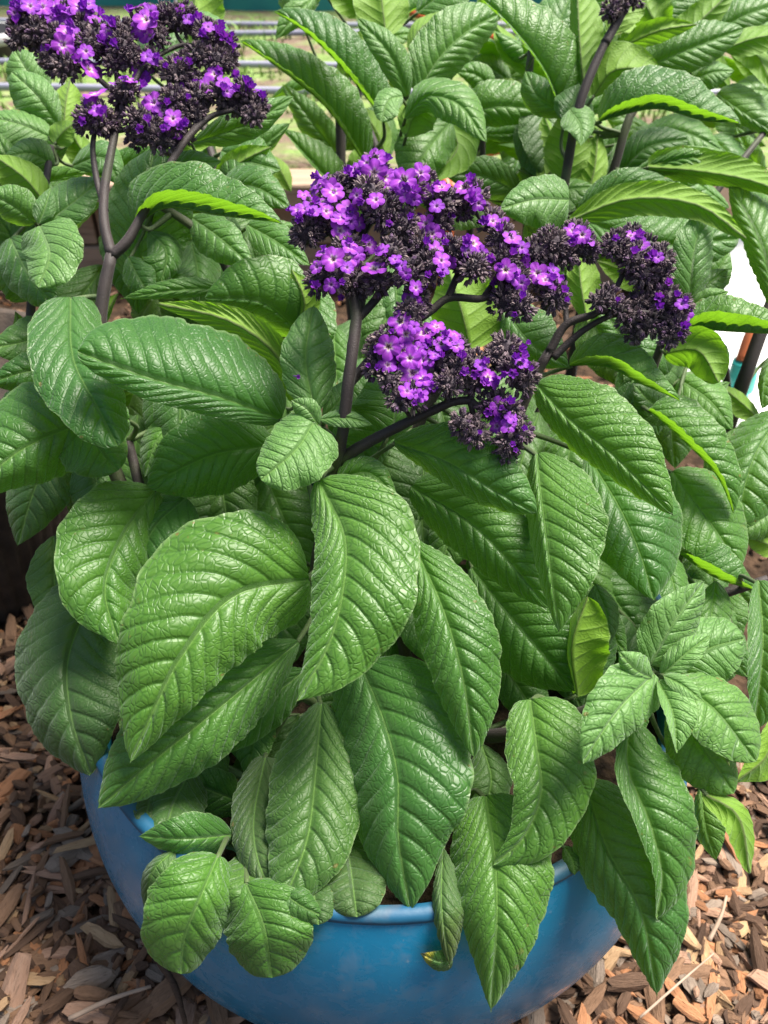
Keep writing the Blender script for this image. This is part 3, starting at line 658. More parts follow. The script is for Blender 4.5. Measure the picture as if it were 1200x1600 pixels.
# deep, shaded leaves that fill the inside of the bush
rg = random.Random(11)
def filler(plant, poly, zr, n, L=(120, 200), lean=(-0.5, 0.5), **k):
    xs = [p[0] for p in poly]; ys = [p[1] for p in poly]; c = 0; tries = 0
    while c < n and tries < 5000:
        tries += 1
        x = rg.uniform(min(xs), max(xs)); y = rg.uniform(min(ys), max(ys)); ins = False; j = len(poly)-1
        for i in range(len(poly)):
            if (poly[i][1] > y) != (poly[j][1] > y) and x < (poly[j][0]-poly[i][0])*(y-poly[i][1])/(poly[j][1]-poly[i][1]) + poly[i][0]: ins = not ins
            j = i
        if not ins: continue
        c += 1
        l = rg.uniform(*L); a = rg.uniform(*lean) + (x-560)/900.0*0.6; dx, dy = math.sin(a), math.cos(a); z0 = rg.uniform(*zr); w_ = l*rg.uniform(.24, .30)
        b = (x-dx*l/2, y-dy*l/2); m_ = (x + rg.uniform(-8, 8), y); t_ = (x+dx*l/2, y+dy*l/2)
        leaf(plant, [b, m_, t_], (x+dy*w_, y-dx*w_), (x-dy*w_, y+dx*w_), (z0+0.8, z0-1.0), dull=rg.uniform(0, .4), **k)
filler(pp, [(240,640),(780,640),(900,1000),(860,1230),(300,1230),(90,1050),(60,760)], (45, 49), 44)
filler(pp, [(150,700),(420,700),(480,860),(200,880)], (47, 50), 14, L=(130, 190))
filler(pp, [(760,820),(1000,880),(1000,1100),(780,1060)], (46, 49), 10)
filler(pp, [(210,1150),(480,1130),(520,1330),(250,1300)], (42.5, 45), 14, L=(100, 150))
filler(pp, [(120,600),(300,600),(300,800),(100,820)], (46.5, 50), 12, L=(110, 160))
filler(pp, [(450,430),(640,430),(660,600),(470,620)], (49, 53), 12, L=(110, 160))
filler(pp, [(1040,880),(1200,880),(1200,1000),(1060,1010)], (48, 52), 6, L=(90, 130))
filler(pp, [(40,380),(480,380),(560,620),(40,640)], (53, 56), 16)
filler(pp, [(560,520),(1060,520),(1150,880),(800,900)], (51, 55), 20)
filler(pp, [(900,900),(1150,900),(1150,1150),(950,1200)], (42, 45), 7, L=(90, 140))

# ------------------------------------------------------------------ flowers
def floret_mesh(name, seed, opening):
    rg = random.Random(seed); NR, NA = 8, 50; V = [(0, 0, -0.22 if opening > .6 else -0.55)]; uvr = [0.0]; uvp = [0.5]; Fc = []
    lob = [rg.uniform(.88, 1.08) for _ in range(5)]; tilt = [rg.uniform(-.12, .16) for _ in range(5)]; ph = rg.uniform(0, 6.28)
    for i in range(1, NR+1):
        r = i/NR
        for k in range(NA):
            a = 2*math.pi*k/NA; x5 = a*5/(2*math.pi); p = int(x5) % 5; f = x5 - int(x5); c = abs(math.sin(math.pi*f))  # 1 at petal middle
            rad = r*(1 - 0.34*(1-c**0.55)*r**1.5)*(1 + (lob[p]-1)*c*r)
            if opening > 0.6:
                z = -0.22*math.exp(-(r/0.15)**2) + 0.10*r + tilt[p]*c*r*r - 0.22*max(0, r-0.6)**1.3*c + 0.05*math.sin(7*a+ph)*r**3 - 0.10*(1-c)*r - 0.05*math.exp(-((f-.5)/.09)**2)*r
            else:                                                        # half open cup
                z = -0.6*math.exp(-(r/0.2)**2) + 0.75*r**1.3 + 0.05*math.sin(7*a+ph)*r; rad *= 0.72 - 0.18*r + 0.1*c
            V.append((rad*math.cos(a), rad*math.sin(a), z)); uvr.append(r); uvp.append(c)
    for k in range(NA): Fc.append((0, 1+k, 1+(k+1) % NA))
    for i in range(NR-1):
        for k in range(NA): a = 1+i*NA; Fc.append((a+k, a+NA+k, a+NA+(k+1) % NA, a+(k+1) % NA))
    b = len(V)                                                           # corolla tube below the face
    for r_, z_ in ((0.20, -0.05), (0.15, -0.5), (0.12, -1.0)):
        for k in range(8): q = 2*math.pi*k/8; V.append((r_*math.cos(q), r_*math.sin(q), z_)); uvr.append(0.75); uvp.append(.5)
    for i in range(2):
        for k in range(8): Fc.append((b+i*8+k, b+i*8+(k+1) % 8, b+(i+1)*8+(k+1) % 8, b+(i+1)*8+k))
    me = bpy.data.meshes.new(name); me.from_pydata(V, [], Fc); me.polygons.foreach_set('use_smooth', [True]*len(Fc))
    u = me.uv_layers.new(name='blade'); vi = np.zeros(len(me.loops), np.int32); me.loops.foreach_get('vertex_index', vi)
    u.data.foreach_set('uv', np.stack([np.array(uvr)[vi], np.array(uvp)[vi]], 1).ravel().astype(np.float32)); me.materials.append(M_FLORET); return me
FL_OPEN = [floret_mesh('floret', i, 1.0) for i in range(7)]; FL_HALF = [floret_mesh('floret_half', 20+i, 0.3) for i in range(4)]
def calyx_geo(rg):
    """a five-toothed hairy calyx along +Z, unit length"""
    V = [(0, 0, 0)]; Fc = []; sp = rg.uniform(.14, .40)
    for r, z in ((.25, .16), (.33, .55)):
        for k in range(5): a = 2*math.pi*k/5; V.append((r*math.cos(a), r*math.sin(a), z))
    for k in range(5): a = 2*math.pi*(k+.5)/5; V.append((sp*math.cos(a), sp*math.sin(a), rg.uniform(.85, 1.1)))
    V.append((0, 0, rg.uniform(.5, .75)))
    for k in range(5):
        q = (k+1) % 5; Fc += [(0, 1+q, 1+k), (1+k, 1+q, 6+q, 6+k), (6+k, 6+q, 11+k), (6+q, 16, 11+k), (16, 6+k, 11+k)]
    return np.array(V), Fc
TINTS = [(0.026, 0.014, 0.024), (0.058, 0.034, 0.050), (0.085, 0.054, 0.066), (0.12, 0.083, 0.090), (0.070, 0.028, 0.080), (0.15, 0.11, 0.11)]
def basis(n):
    n = n/np.linalg.norm(n); a = np.cross(n, [0.3, 0.5, 0.81]); a /= np.linalg.norm(a); return a, np.cross(n, a), n
def bud_cluster(head, c, r, out_dir, rg, npr=1.0):
    """one coiled cyme: dark hairy buds packed over the outer side of a small dome"""
    g = Geo(); tint = []
    core_n = 10
    a, b, n = basis(out_dir)
    Vc = []; Fc = []
    for i in range(5):
        th = math.pi*(i+.5)/5
        for k in range(core_n): q = 2*math.pi*k/core_n; Vc.append(c + r*0.62*(a*math.sin(th)*math.cos(q)+b*math.sin(th)*math.sin(q)+n*math.cos(th)))
    for i in range(4):
        for k in range(core_n): Fc.append((i*core_n+k, (i+1)*core_n+k, (i+1)*core_n+(k+1) % core_n, i*core_n+(k+1) % core_n))
    Fc.append(tuple(range(core_n))); Fc.append(tuple(4*core_n+k for k in range(core_n))[::-1])
    g.add(Vc, Fc); tint += [TINTS[0]]*len(Vc)
    blen = 0.0032*rg.uniform(.9, 1.1); N = int(min(170, max(30, npr * 3.2*(r/blen*1.9)**2)))
    for i in range(N):                                                  # fibonacci sphere, skip the underside
        t = (i+.5)/N; cz = 1 - 1.65*t; sz = math.sqrt(max(0, 1-cz*cz)); q = i*2.39996
        d = a*sz*math.cos(q) + b*sz*math.sin(q) + n*cz; d = d + np.array([rg.gauss(0, .16) for _ in range(3)]); d /= np.linalg.norm(d)
        p = c + d*r*rg.uniform(.52, .80); s = blen*rg.uniform(.75, 1.25)
        Vb, Fb = calyx_geo(rg); x, y, z = basis(d + np.array([rg.gauss(0, .18) for _ in range(3)]))
        tw = rg.uniform(0, 6.28); x2 = x*math.cos(tw)+y*math.sin(tw); y2 = np.cross(z, x2); Vw = p + s*(Vb[:, :1]*x2 + Vb[:, 1:2]*y2 + Vb[:, 2:]*z)
        g.add(list(Vw), Fb); ti = rg.choice(TINTS); tint += [ti]*11 + [tuple(min(1, v*1.9) for v in ti)]*5 + [TINTS[0]]
    o = mesh_obj('bud_cluster', [np.asarray(v)-c for v in g.V], g.F, M_CALYX, smooth=False); o['kind'] = 'stuff'
    at = o.data.color_attributes.new('tint', 'FLOAT_COLOR', 'POINT'); at.data.foreach_set('color', np.array([(*t_, 1) for t_ in tint], np.float32).ravel())
    o.parent = head; o.location = c; return o
def flower_head(plant, stalks, lobes, florets, zf, seed, center):
    """stalks: polylines of (x, y, z, radius_mm); lobes: (x, y, r); florets: (x, y, r); zf(x, y): depth of the head's surface (cm)"""
    rg = random.Random(seed); g = Geo(); nodes = []
    for st in stalks:
        pts = [P(x, y, z) for x, y, z, r in st]; V, Fc = tube_geo(pts, [r/1000 for *_, r in st], 8, 6*len(pts), .04); g.add(V, Fc); nodes += list(spline(pts, 16))
    nodes = np.array(nodes); LC = []
    cen = P(*center)
    for x, y, r in lobes:
        z = zf(x, y) + rg.uniform(-.5, .7); rr = r*z/F/100; c = P(x, y, z + rr*100*.8)
        od = (c - cen); od /= np.linalg.norm(od)+1e-9; od = od*.55 + np.array([0, 0, .55]) - FW*.45; od /= np.linalg.norm(od)
        LC.append((c, rr, od)); d = np.linalg.norm(nodes - c, axis=1) + 0.5*np.maximum(0, nodes[:, 2]-c[2]+.002); e_ = nodes[np.argmin(d)]
        V, Fc = tube_geo([e_, e_*.45 + c*.55 - od*.3*rr + FW*.002, c - od*rr*.2], [.0013, .0010, .0010], 6, 9); g.add(V, Fc)
    head = mesh_obj('flower_head', g.V, g.F, M_STEM); adopt(head, plant.e)
    for c, rr, od in LC: bud_cluster(head, c, rr, od, rg)
    extra = [(x + rg.uniform(-1, 1)*r*1.3, y + rg.uniform(-1, 1)*r*1.2, r*rg.uniform(.5, .8)) for x, y, r in florets if r > 8 and rg.random() < .75]
    for x, y, r in list(florets) + extra:
        best = None
        for c, rr, od in LC:
            q = c - CP; zc = q@FW; px = 600+F*(q@RT)/zc; py = 800-F*(q@UP)/zc; dd = math.hypot(px-x, py-y)/(rr/zc*F)
            if best is None or dd < best[0]: best = (dd, c, rr, od, zc)
        dd, c, rr, od, zc = best
        front = zc*100 - rr*100*math.sqrt(max(0.0, 1-min(dd, 1)**2))*0.95 - 0.22
        p = P(x, y, front); rad = p - c; rad /= np.linalg.norm(rad)+1e-9
        nrm = rad*.65 - FW*.50 + np.array([0, 0, .34]) + np.array([rg.gauss(0, .26) for _ in range(3)]); nrm /= np.linalg.norm(nrm)
        opened = r >= 11.5; me = rg.choice(FL_OPEN if r >= 10 else FL_HALF)
        o = bpy.data.objects.new('floret', me); col.objects.link(o); o.parent = head
        s = r*front/F/100*(1.12 if r >= 10 else 1.4)
        a, b, n = basis(nrm); tw = rg.uniform(0, 6.28); x2 = a*math.cos(tw)+b*math.sin(tw); y2 = np.cross(n, x2)
        m4 = Matrix([[x2[i]*s, y2[i]*s, n[i]*s, p[i]] for i in range(3)] + [[0, 0, 0, 1]]); o.matrix_local = m4
        o.color = (min(1, max(0, (r-9)/8 + rg.uniform(-.2, .2))), 0, 0, 1)
    return head
C_ = P
# middle bloom (two arms of one head) ---------------------------------
mid_st = [[(550,452,38.4,2.5),(548,430,38.6,2.2),(560,380,39,1.9),(590,330,39.5,1.6)], [(556,500,38.2,2.2),(572,485,38.4,1.9),(610,440,38.6,1.7),(650,390,39,1.5),(700,345,39.6,1.4)],
  [(557,505,38.4,2.2),(566,440,39.4,1.8),(520,370,39.2,1.4),(500,340,39,1.3)], [(570,350,39.3,1.6),(572,310,39.6,1.4),(578,280,39.8,1.3)],
  [(545,600,38.4,2.6),(610,530,39.6,2.3),(672,487,39.6,2.1),(700,466,39.6,2.0),(755,466,39.8,1.8),(800,440,40.2,1.5)], [(700,466,39.6,1.9),(715,430,39.6,1.6),(735,390,39.8,1.4)], [(800,440,40.2,1.5),(850,410,41,1.4),(895,385,41.5,1.2)], [(755,466,39.8,1.5),(790,400,40.4,1.3),(760,350,40.2,1.2)]]
mid_lobes = [(490,345,34),(478,365,28),(525,300,26),(548,285,26),(585,262,24),(535,345,28),(520,425,34),(500,440,26),(555,440,30),(590,440,26),(545,395,30),(600,330,34),(625,355,32),(640,300,26),(660,285,24),(655,390,32),(672,420,28),(640,430,26),(690,315,28),(685,350,26),(715,320,30),(740,310,24),(725,400,32),(740,420,26),(705,390,22),(610,395,24),(575,300,24),
  (770,350,22),(785,375,26),(785,410,28),(805,435,30),(790,470,30),(815,480,24),(850,440,24),(865,465,26),(835,395,26),(860,380,28),(880,400,26),(900,372,28),(915,390,24)]
mid_fl = [(520,405,20),(542,402,20),(585,419,20),(550,417,14),(494,449,9),(517,445,12),(502,315,18),(521,300,18),(545,328,18),(530,340,15),(532,360,16),(547,385,14),(475,305,11),(465,328,12),(477,326,12),(577,382,14),(597,390,12),(587,247,17),(573,255,13),(585,270,19),(600,277,19),(615,292,17),(631,282,20),(650,288,16),(657,270,15),(667,300,12),(690,292,14),(725,292,19),(740,305,14),(748,318,12),(635,305,12),(647,312,10),(587,312,14),(557,305,12),(682,322,12),(703,337,8),(665,350,14),(675,365,14),(687,372,12),(665,380,8),(680,390,14),(690,407,14),(692,422,10),(617,405,10),(627,415,10),(634,427,10),(670,431,7),(740,380,16),(732,392,12),(753,395,11),(650,450,12),(505,278,12),(493,287,12),(555,266,12),(545,270,9),(510,330,14),(490,330,12),(560,350,12),(620,270,12),(505,395,13),(470,345,8),(455,330,7),(535,465,7),(640,340,7),(610,350,7),
  (770,345,13),(785,352,14),(800,372,14),(815,387,12),(820,410,10),(790,422,16),(803,432,15),(815,442,12),(815,465,8),(840,427,16),(852,437,14),(867,440,14),(880,455,8),(865,423,12),(895,360,13),(910,367,14),(880,375,10),(922,377,10),(778,440,9),(885,470,6),(805,490,6),(770,405,9)]
def z_mid(x, y): return 37.0 + max(0, (430-y))/260*2.6 + max(0, x-640)/260*3.0 + max(0, 520-x)/60*.4
flower_head(pp, mid_st, mid_lobes, mid_fl, z_mid, 5, (640, 470, 42))
# lower arm of the middle bloom
low_st = [[(527,722,39.8,3.4),(560,700,39.2,2.9),(620,668,38.6,2.6),(680,640,38.2,2.3),(708,628,38,2.1),(735,625,38,1.9)], [(700,630,38,1.9),(700,612,38,1.6),(705,590,38,1.4)], [(735,625,38,1.8),(738,608,38,1.5),(760,580,38.4,1.3),(790,570,38.6,1.2)], [(735,625,38,1.7),(760,645,38,1.4),(785,650,38,1.2)], [(700,612,38,1.4),(660,590,38,1.3),(620,560,38.2,1.2)], [(735,630,38,1.5),(740,650,38.1,1.2),(742,665,38,1.1)], [(785,650,38,1.2),(795,690,37.8,1.1),(792,715,37.8,1)], [(640,575,38.2,1.3),(640,530,38.6,1.2),(640,490,38.8,1.1)]]
low_lobes = [(592,545,24),(590,575,24),(610,595,20),(605,530,22),(640,490,26),(650,470,22),(630,510,20),(640,560,26),(645,620,24),(665,600,20),(625,625,18),(690,570,28),(705,545,26),(720,580,30),(740,570,26),(745,595,26),(700,600,24),(790,545,26),(775,560,20),(800,575,22),(815,600,20),(822,585,18),(730,665,24),(745,680,22),(720,660,18),(765,635,22),(780,625,18),(800,660,22),(815,675,20),(795,690,22),(790,710,18),(800,640,18),(680,540,20)]
low_fl = [(642,470,16),(626,502,18),(635,522,16),(662,520,20),(682,510,14),(607,542,20),(630,548,18),(640,560,16),(664,565,20),(645,582,23),(606,570,14),(636,611,13),(665,602,13),(659,619,11),(690,537,14),(710,523,12),(714,540,12),(703,532,11),(722,559,9),(750,570,10),(740,582,9),(725,581,9),(763,590,16),(773,597,12),(800,582,9),(812,546,9),(815,567,11),(822,573,9),(829,578,6),(781,635,15),(797,630,9),(776,666,13),(796,665,13),(749,677,5),(727,672,4),(819,671,6),(800,695,6),(805,704,5),(577,572,5),(589,575,6),(647,630,6),(620,520,10),(680,555,10),(590,545,9),(655,545,12),(805,560,8)]
flower_head(pp, low_st, low_lobes, low_fl, lambda x, y: 36.9 + max(0, 560-y)/100*.6 + (x-640)/200*.3, 6, (690, 640, 41))
# right bloom
rt_st = [[(858,550,43,2.5),(885,507,42.6,2.2),(935,487,42.2,1.9),(960,455,42.2,1.6),(975,425,42.2,1.4)], [(864,559,43,2.3),(912,516,42.6,1.9),(958,492,42,1.6),(985,488,42,1.4)], [(885,507,42.6,1.6),(884,480,42.8,1.4),(882,430,42.6,1.2)], [(935,487,42.2,1.5),(980,487,41.8,1.4),(1020,490,41.6,1.2),(1045,500,41.6,1)], [(975,425,42.2,1.3),(1000,400,42.2,1.1),(1020,385,42.2,1)], [(985,488,42,1.2),(1010,455,42,1.1),(1030,430,42,1)]]
rt_lobes = [(960,385,26),(985,375,26),(990,405,28),(1010,390,24),(1030,405,24),(1005,430,26),(1020,455,28),(1040,470,26),(1000,480,28),(985,500,22),(1010,505,26),(1040,500,28),(1055,515,22),(1060,490,22),(1065,475,16),(950,465,20),(935,470,14),(965,480,18),(1035,430,20),(990,525,14),(1045,530,14)]
rt_fl = [(985,368,12),(1000,383,14),(1015,395,12),(1028,402,10),(1035,455,12),(1030,480,8),(1065,475,10),(1071,490,12),(1063,503,8),(972,378,10),(1043,443,8),(1068,512,9),(1055,462,7),(1020,400,9),(990,395,8),(965,470,5)]
flower_head(pp, rt_st, rt_lobes, rt_fl, lambda x, y: 41.4, 8, (960, 520, 45))
# left bloom
lt_st = [[(174,398,45,3.2),(163,350,45.2,2.7),(163,300,45.6,2.5),(172,245,46,2.3),(180,205,46.4,2.1),(185,150,47,1.7),(180,100,47.4,1.4)], [(174,400,45,3.2),(196,380,45,2.7),(225,330,45.2,2.4),(258,270,45.6,2.2),(290,220,46,2),(330,182,46.4,1.7),(365,172,46.6,1.3)], [(180,205,46.4,1.9),(200,150,46.8,1.6),(220,110,47,1.4)], [(290,220,46,1.7),(310,190,46.4,1.5),(335,150,46.8,1.2)], [(165,330,45.4,1.9),(150,275,46,1.8),(145,225,46.2,1.6),(150,200,46.4,1.3)], [(185,150,47,1.6),(150,120,47.2,1.4),(110,90,47.4,1.3),(70,60,47.6,1.2)], [(220,110,47,1.4),(260,80,47.6,1.3),(290,70,47.8,1.2),(320,75,47.8,1)], [(290,75,47.8,1.2),(275,50,48,1.1),(280,30,48.2,1)], [(180,205,46.4,1.6),(215,200,46.4,1.4),(245,205,46.4,1.2)], [(180,100,47.4,1.4),(150,60,47.8,1.2),(130,30,48,1)]]
lt_lobes = [(32,45,22),(28,62,18),(60,50,26),(62,68,18),(90,60,24),(85,100,22),(75,90,18),(105,105,24),(130,45,26),(120,70,20),(140,70,20),(155,55,20),(100,25,24),(70,20,24),(125,15,22),(40,15,20),(190,50,24),(190,75,24),(205,90,24),(170,85,22),(180,100,18),(220,40,20),(235,30,20),(235,95,20),(155,185,26),(135,190,22),(170,195,22),(140,170,16),(190,150,20),(200,140,16),(215,190,24),(235,205,26),(255,220,22),(215,215,20),(270,195,22),(285,210,20),(245,170,24),(270,155,22),(290,165,26),(305,180,20),(275,115,26),(290,100,20),(295,135,22),(310,150,18),(320,130,20),(345,145,20),(360,160,24),(385,165,26),(400,165,22),(395,180,18),(380,140,18),(350,75,26),(340,95,22),(325,55,24),(355,95,18),(300,40,24),(275,30,22),(255,25,18),(290,20,18),(310,85,18),(250,60,16)]
lt_fl = [(47,9,14),(36,6,12),(66,10,16),(88,12,16),(94,22,15),(108,16,14),(116,24,12),(100,27,11),(124,10,17),(138,6,12),(146,10,10),(22,20,10),(148,30,10),(94,42,11),(104,50,14),(118,56,13),(98,70,17),(73,77,10),(83,80,9),(134,80,12),(120,94,9),(130,98,8),(170,49,13),(174,37,9),(160,64,9),(170,70,9),(180,70,8),(217,10,14),(228,30,18),(204,20,9),(224,48,17),(235,18,12),(140,108,17),(154,118,12),(148,147,19),(150,172,11),(158,180,9),(131,190,8),(183,131,11),(222,110,17),(230,88,11),(240,92,11),(250,100,9),(240,160,16),(255,172,14),(270,185,14),(232,148,12),(260,197,10),(277,207,12),(287,197,9),(220,202,8),(232,190,8),(282,142,11),(322,135,14),(335,115,14),(350,130,12),(355,143,10),(385,130,9),(400,142,10),(410,152,8),(392,138,8),(280,15,10),(295,30,10),(325,42,10),(340,50,9),(352,60,9),(320,55,8),(310,30,9),(345,42,8),(295,100,8),(280,100,8),(365,75,6),(360,66,7),(245,185,11),(225,120,10),(58,20,12),(80,28,10),(155,22,8),(25,35,7),(372,140,8)]
flower_head(pp, lt_st, lt_lobes, lt_fl, lambda x, y: 45.4 + max(0, 200-y)/200*1.8 + abs(x-200)/200*.5, 9, (210, 190, 51))

# a spent floret that dropped onto a leaf
for (x, y, z, r, lab) in ((463, 588, 38.9, 6, 'withered white and purple floret stuck to the upright young leaf'),):
    o = bpy.data.objects.new('fallen_floret', FL_HALF[1]); col.objects.link(o); q = r*z/F/100; o.location = P(x, y, z); o.scale = (q, q, q*1.6); o.rotation_euler = (R(70), R(20), R(30)); o.color = (.2, 0, 0, 1); tag(o, lab, 'floret')
# ------------------------------------------------------------------ heliotropes growing behind the pot
p1 = Plant('heliotrope', (0.01, 0.60, 0), 'heliotrope without blooms, its leaf rosettes rising behind the pink-centred purple bloom')
p1.stem([np.array([0.01,0.60,-0.01]), P(640,330,62), P(632,250,60), P(634,170,58.5), P(636,120,58)], [.006,.0046,.0042,.003,.002])
p1.stem([np.array([-0.02,0.61,-0.01]), P(600,330,64), P(590,240,62), P(560,140,64), P(600,40,62)], [.005,.004,.0036,.003,.002])
p1.stem([np.array([0.00,0.64,-0.01]), P(535,330,70), P(532,200,68), P(530,150,67)], [.005,.0048,.0046,.004])
p1.stem([np.array([0.05,0.63,-0.01]), P(740,320,66), P(755,230,64), P(740,150,63)], [.005,.004,.0034,.002])
def l1(*a, **k): return leaf(p1, *a, **k)
l1([(570,255),(508,168),(455,122),(376,63)], (525,108), (498,148), (62,59), sharp=.6)
l1([(602,192),(535,108),(482,55),(429,17)], (568,60), (528,88), (60,57.5), sharp=.6)
l1([(505,-20),(470,15),(430,62)], (455,55), (445,10), (63,62), young=.4)
l1([(637,152),(610,85),(558,28)], (628,68), (588,95), (57,55.5), young=.2, sharp=.6)
l1([(652,145),(688,88),(730,48),(777,22)], (662,40), (735,95), (57,58), young=.15, sharp=.52)
l1([(640,88),(655,48),(705,16)], (640,45), (680,50), (59.5,60), under=True)
l1([(603,58),(596,0),(588,-70)], (552,-5), (640,0), (60,61), under=True, sharp=.6)
l1([(630,188),(668,150),(715,160),(761,223)], (748,155), (690,188), (55.5,52.5), young=.1, dA=.8, dB=1)
l1([(634,215),(650,180),(690,158)], (622,175), (680,195), (56,55.5), under=True)
l1([(630,150),(610,155),(596,190)], (588,150), (620,185), (54.5,53.5), young=.6, sharp=.5)
l1([(722,178),(780,165),(838,170)], (772,124), (785,198), (63,62), sharp=.5)
l1([(752,210),(800,208),(844,198)], (800,186), (795,222), (65,64), young=.2)
l1([(705,190),(675,225),(635,290)], (620,215), (700,250), (59,57), sharp=.6)
l1([(700,190),(715,230),(665,285)], (748,225), (690,230), (60,58.5), under=True)
l1([(820,305),(755,275),(692,272)], (752,243), (755,310), (64,60), dull=.2)
l1([(800,130),(765,105),(728,95)], (770,82), (755,125), (70,69), dull=.3)
l1([(775,140),(740,115),(712,112)], (745,96), (740,138), (67,66), young=.2)
l1([(530,245),(480,180),(440,130)], (512,180), (470,205), (70,69), young=.1)
l1([(560,330),(490,255),(440,200)], (520,235), (490,262), (66,64), dB=-1.0)
l1([(565,230),(545,180),(530,120)], (528,190), (575,180), (71,71))
l1([(605,250),(588,205),(560,165)], (600,185), (565,215), (63,63), under=True)
l1([(455,300),(440,270),(420,240)], (450,260), (420,275), (72,72), under=True)
l1([(580,20),(545,-10),(500,-50)], (560,-30), (530,20), (64,62), under=True)
l1([(650,20),(700,-20),(750,-60)], (690,-50), (720,15), (62,62))
l1([(470,30),(460,-20),(470,-60)], (435,-10), (500,-10), (66,66), young=.3)
l1([(615,280),(640,300),(620,340)], (660,300), (600,310), (64,62))
l1([(680,330),(720,330),(770,350)], (720,300), (720,360), (66,63), dull=.3)
p2 = Plant('heliotrope', (0.14, 0.60, 0), 'tall heliotrope with dark buds just forming on its stem tip, behind the right bloom')
p2.stem([np.array([0.13,0.60,-0.01]), P(872,345,57), P(885,270,56), P(905,165,54.5), P(945,68,54), P(990,-10,54), P(1020,-60,54)], [.006,.0048,.0044,.004,.0034,.003,.002])
p2.stem([np.array([0.16,0.62,-0.01]), P(945,310,60), P(962,255,59), P(988,175,58), P(1075,105,60), P(1130,75,60)], [.006,.005,.0048,.0036,.003,.002])
p2.stem([np.array([0.11,0.64,-0.01]), P(825,330,66), P(820,230,65), P(825,130,64), P(830,80,64)], [.006,.005,.0048,.004,.003])
p2.stem([np.array([0.19,0.58,-0.01]), P(1050,480,55), P(1085,440,52), P(1110,330,53)], [.005,.004,.003,.002])
p2.stem([np.array([0.22,0.62,-0.01]), P(1100,330,60), P(1160,250,60), P(1200,200,61)], [.005,.004,.003,.002])
def l2(*a, **k): return leaf(p2, *a, **k)
l2([(882,188),(852,112),(802,45),(748,-8)], (892,45), (838,92), (57.5,55), dB=-.9, sharp=.6)
l2([(913,155),(906,80),(900,-50)], (890,60), (945,50), (56.5,57), under=True, sharp=.6)
l2([(926,152),(958,112),(1032,110)], (975,64), (985,128), (55,53.5), under=True, sharp=.55)
l2([(968,75),(1030,48),(1090,38)], (1025,28), (1030,68), (58,57), under=True)
l2([(935,192),(1025,172),(1100,190),(1158,194)], (1060,108), (1030,148), (54.5,51), dB=-1.2, sharp=.55)
l2([(998,108),(1070,78),(1162,44)], (1075,36), (1085,112), (59,58), sharp=.58)
l2([(1032,98),(1085,42),(1150,-20)], (1060,25), (1110,55), (61,60), under=True, sharp=.6)
l2([(1130,78),(1180,60),(1250,50)], (1180,40), (1185,85), (60.5,60), under=True)
l2([(1140,70),(1175,80),(1215,150)], (1200,85), (1160,100), (62,60), under=True)
l2([(1080,125),(1115,112),(1148,110)], (1110,95), (1115,140), (61,60), young=.6)
l2([(1230,150),(1180,140),(1135,148)], (1185,116), (1180,170), (68,67))
l2([(1120,145),(1170,180),(1245,230)], (1190,150), (1150,190), (62,60.5), young=.2)
l2([(1010,262),(1090,268),(1180,285),(1260,320)], (1110,232), (1090,288), (56,53), under=True, sharp=.55)
l2([(990,268),(1080,245),(1200,262)], (1080,228), (1090,268), (56.8,54.5))
l2([(888,346),(985,312),(1090,322),(1166,374)], (1030,282), (1030,338), (52,49), under=True, sharp=.55)
l2([(900,330),(980,290),(1080,300)], (980,262), (985,315), (53.5,52))
l2([(905,340),(1020,378),(1155,372)], (1060,330), (1020,425), (53.5,51.5), young=.1, sharp=.5)
l2([(1078,468),(1083,400),(1104,321)], (1046,410), (1114,395), (50,50), young=.15, sharp=.6)
l2([(1215,490),(1190,385),(1140,285)], (1230,340), (1158,375), (53,54), sharp=.55)
l2([(880,190),(895,160),(905,130)], (925,180), (870,150), (55.5,56))
l2([(890,170),(908,195),(908,228)], (930,185), (878,200), (54.5,53), young=.3)
l2([(895,180),(840,150),(820,110)], (820,165), (870,125), (57,58))
l2([(880,290),(890,230),(880,170)], (850,230), (925,230), (59,58.5), under=True)
l2([(900,330),(925,280),(935,200)], (900,260), (950,260), (59,59), under=True)
l2([(840,290),(870,250),(850,180)], (830,230), (885,230), (62,62), under=True)
l2([(960,280),(1010,230),(1090,215)], (1010,200), (1030,260), (62,61))
l2([(1000,210),(1070,205),(1130,235)], (1075,180), (1060,240), (63,61), young=.3)
l2([(1100,215),(1130,230),(1170,300)], (1160,230), (1110,270), (62,60))
l2([(830,340),(870,300),(930,290)], (860,280), (890,330), (60,58))
l2([(950,60),(970,20),(1010,-40)], (950,0), (1010,10), (56.5,57), under=True)
l2([(1010,40),(1050,0),(1110,-50)], (1040,-30), (1080,20), (64,64))
l2([(830,90),(870,40),(900,-30)], (840,10), (900,50), (63,63))
l2([(1130,40),(1170,20),(1240,0)], (1160,-10), (1180,45), (66,66))
l2([(1040,60),(1010,10),(1000,-40)], (980,10), (1050,0), (62,62), under=True)
l2([(890,312),(835,312),(782,326)], (840,274), (855,362), (48.5,47), young=.25, sharp=.55)
l2([(918,505),(908,450),(902,380)], (885,440), (940,440), (51,52), under=True)
l2([(985,560),(960,510),(930,470)], (990,505), (935,520), (52,52))
l2([(1060,520),(1020,560),(985,600)], (1000,530), (1040,585), (50,49))
flower_head(p2, [[(945,68,54,3.2),(968,30,54,2.4),(990,-10,54,2)], [(960,40,54,1.6),(950,22,54,1.2)]], [(955,16,16),(968,8,14),(990,0,16),(978,-12,16)], [], lambda x, y: 53.4, 31, (975, 40, 56))
p3 = Plant('heliotrope', (0.29, 0.56, 0), 'heliotrope with a bare dark slanting stem beside the white sheet')
p3.stem([np.array([0.27,0.58,-0.01]), P(1140,660,60), P(1160,600,58), P(1196,500,57), P(1225,420,57)], [.006,.0058,.0056,.005,.004])
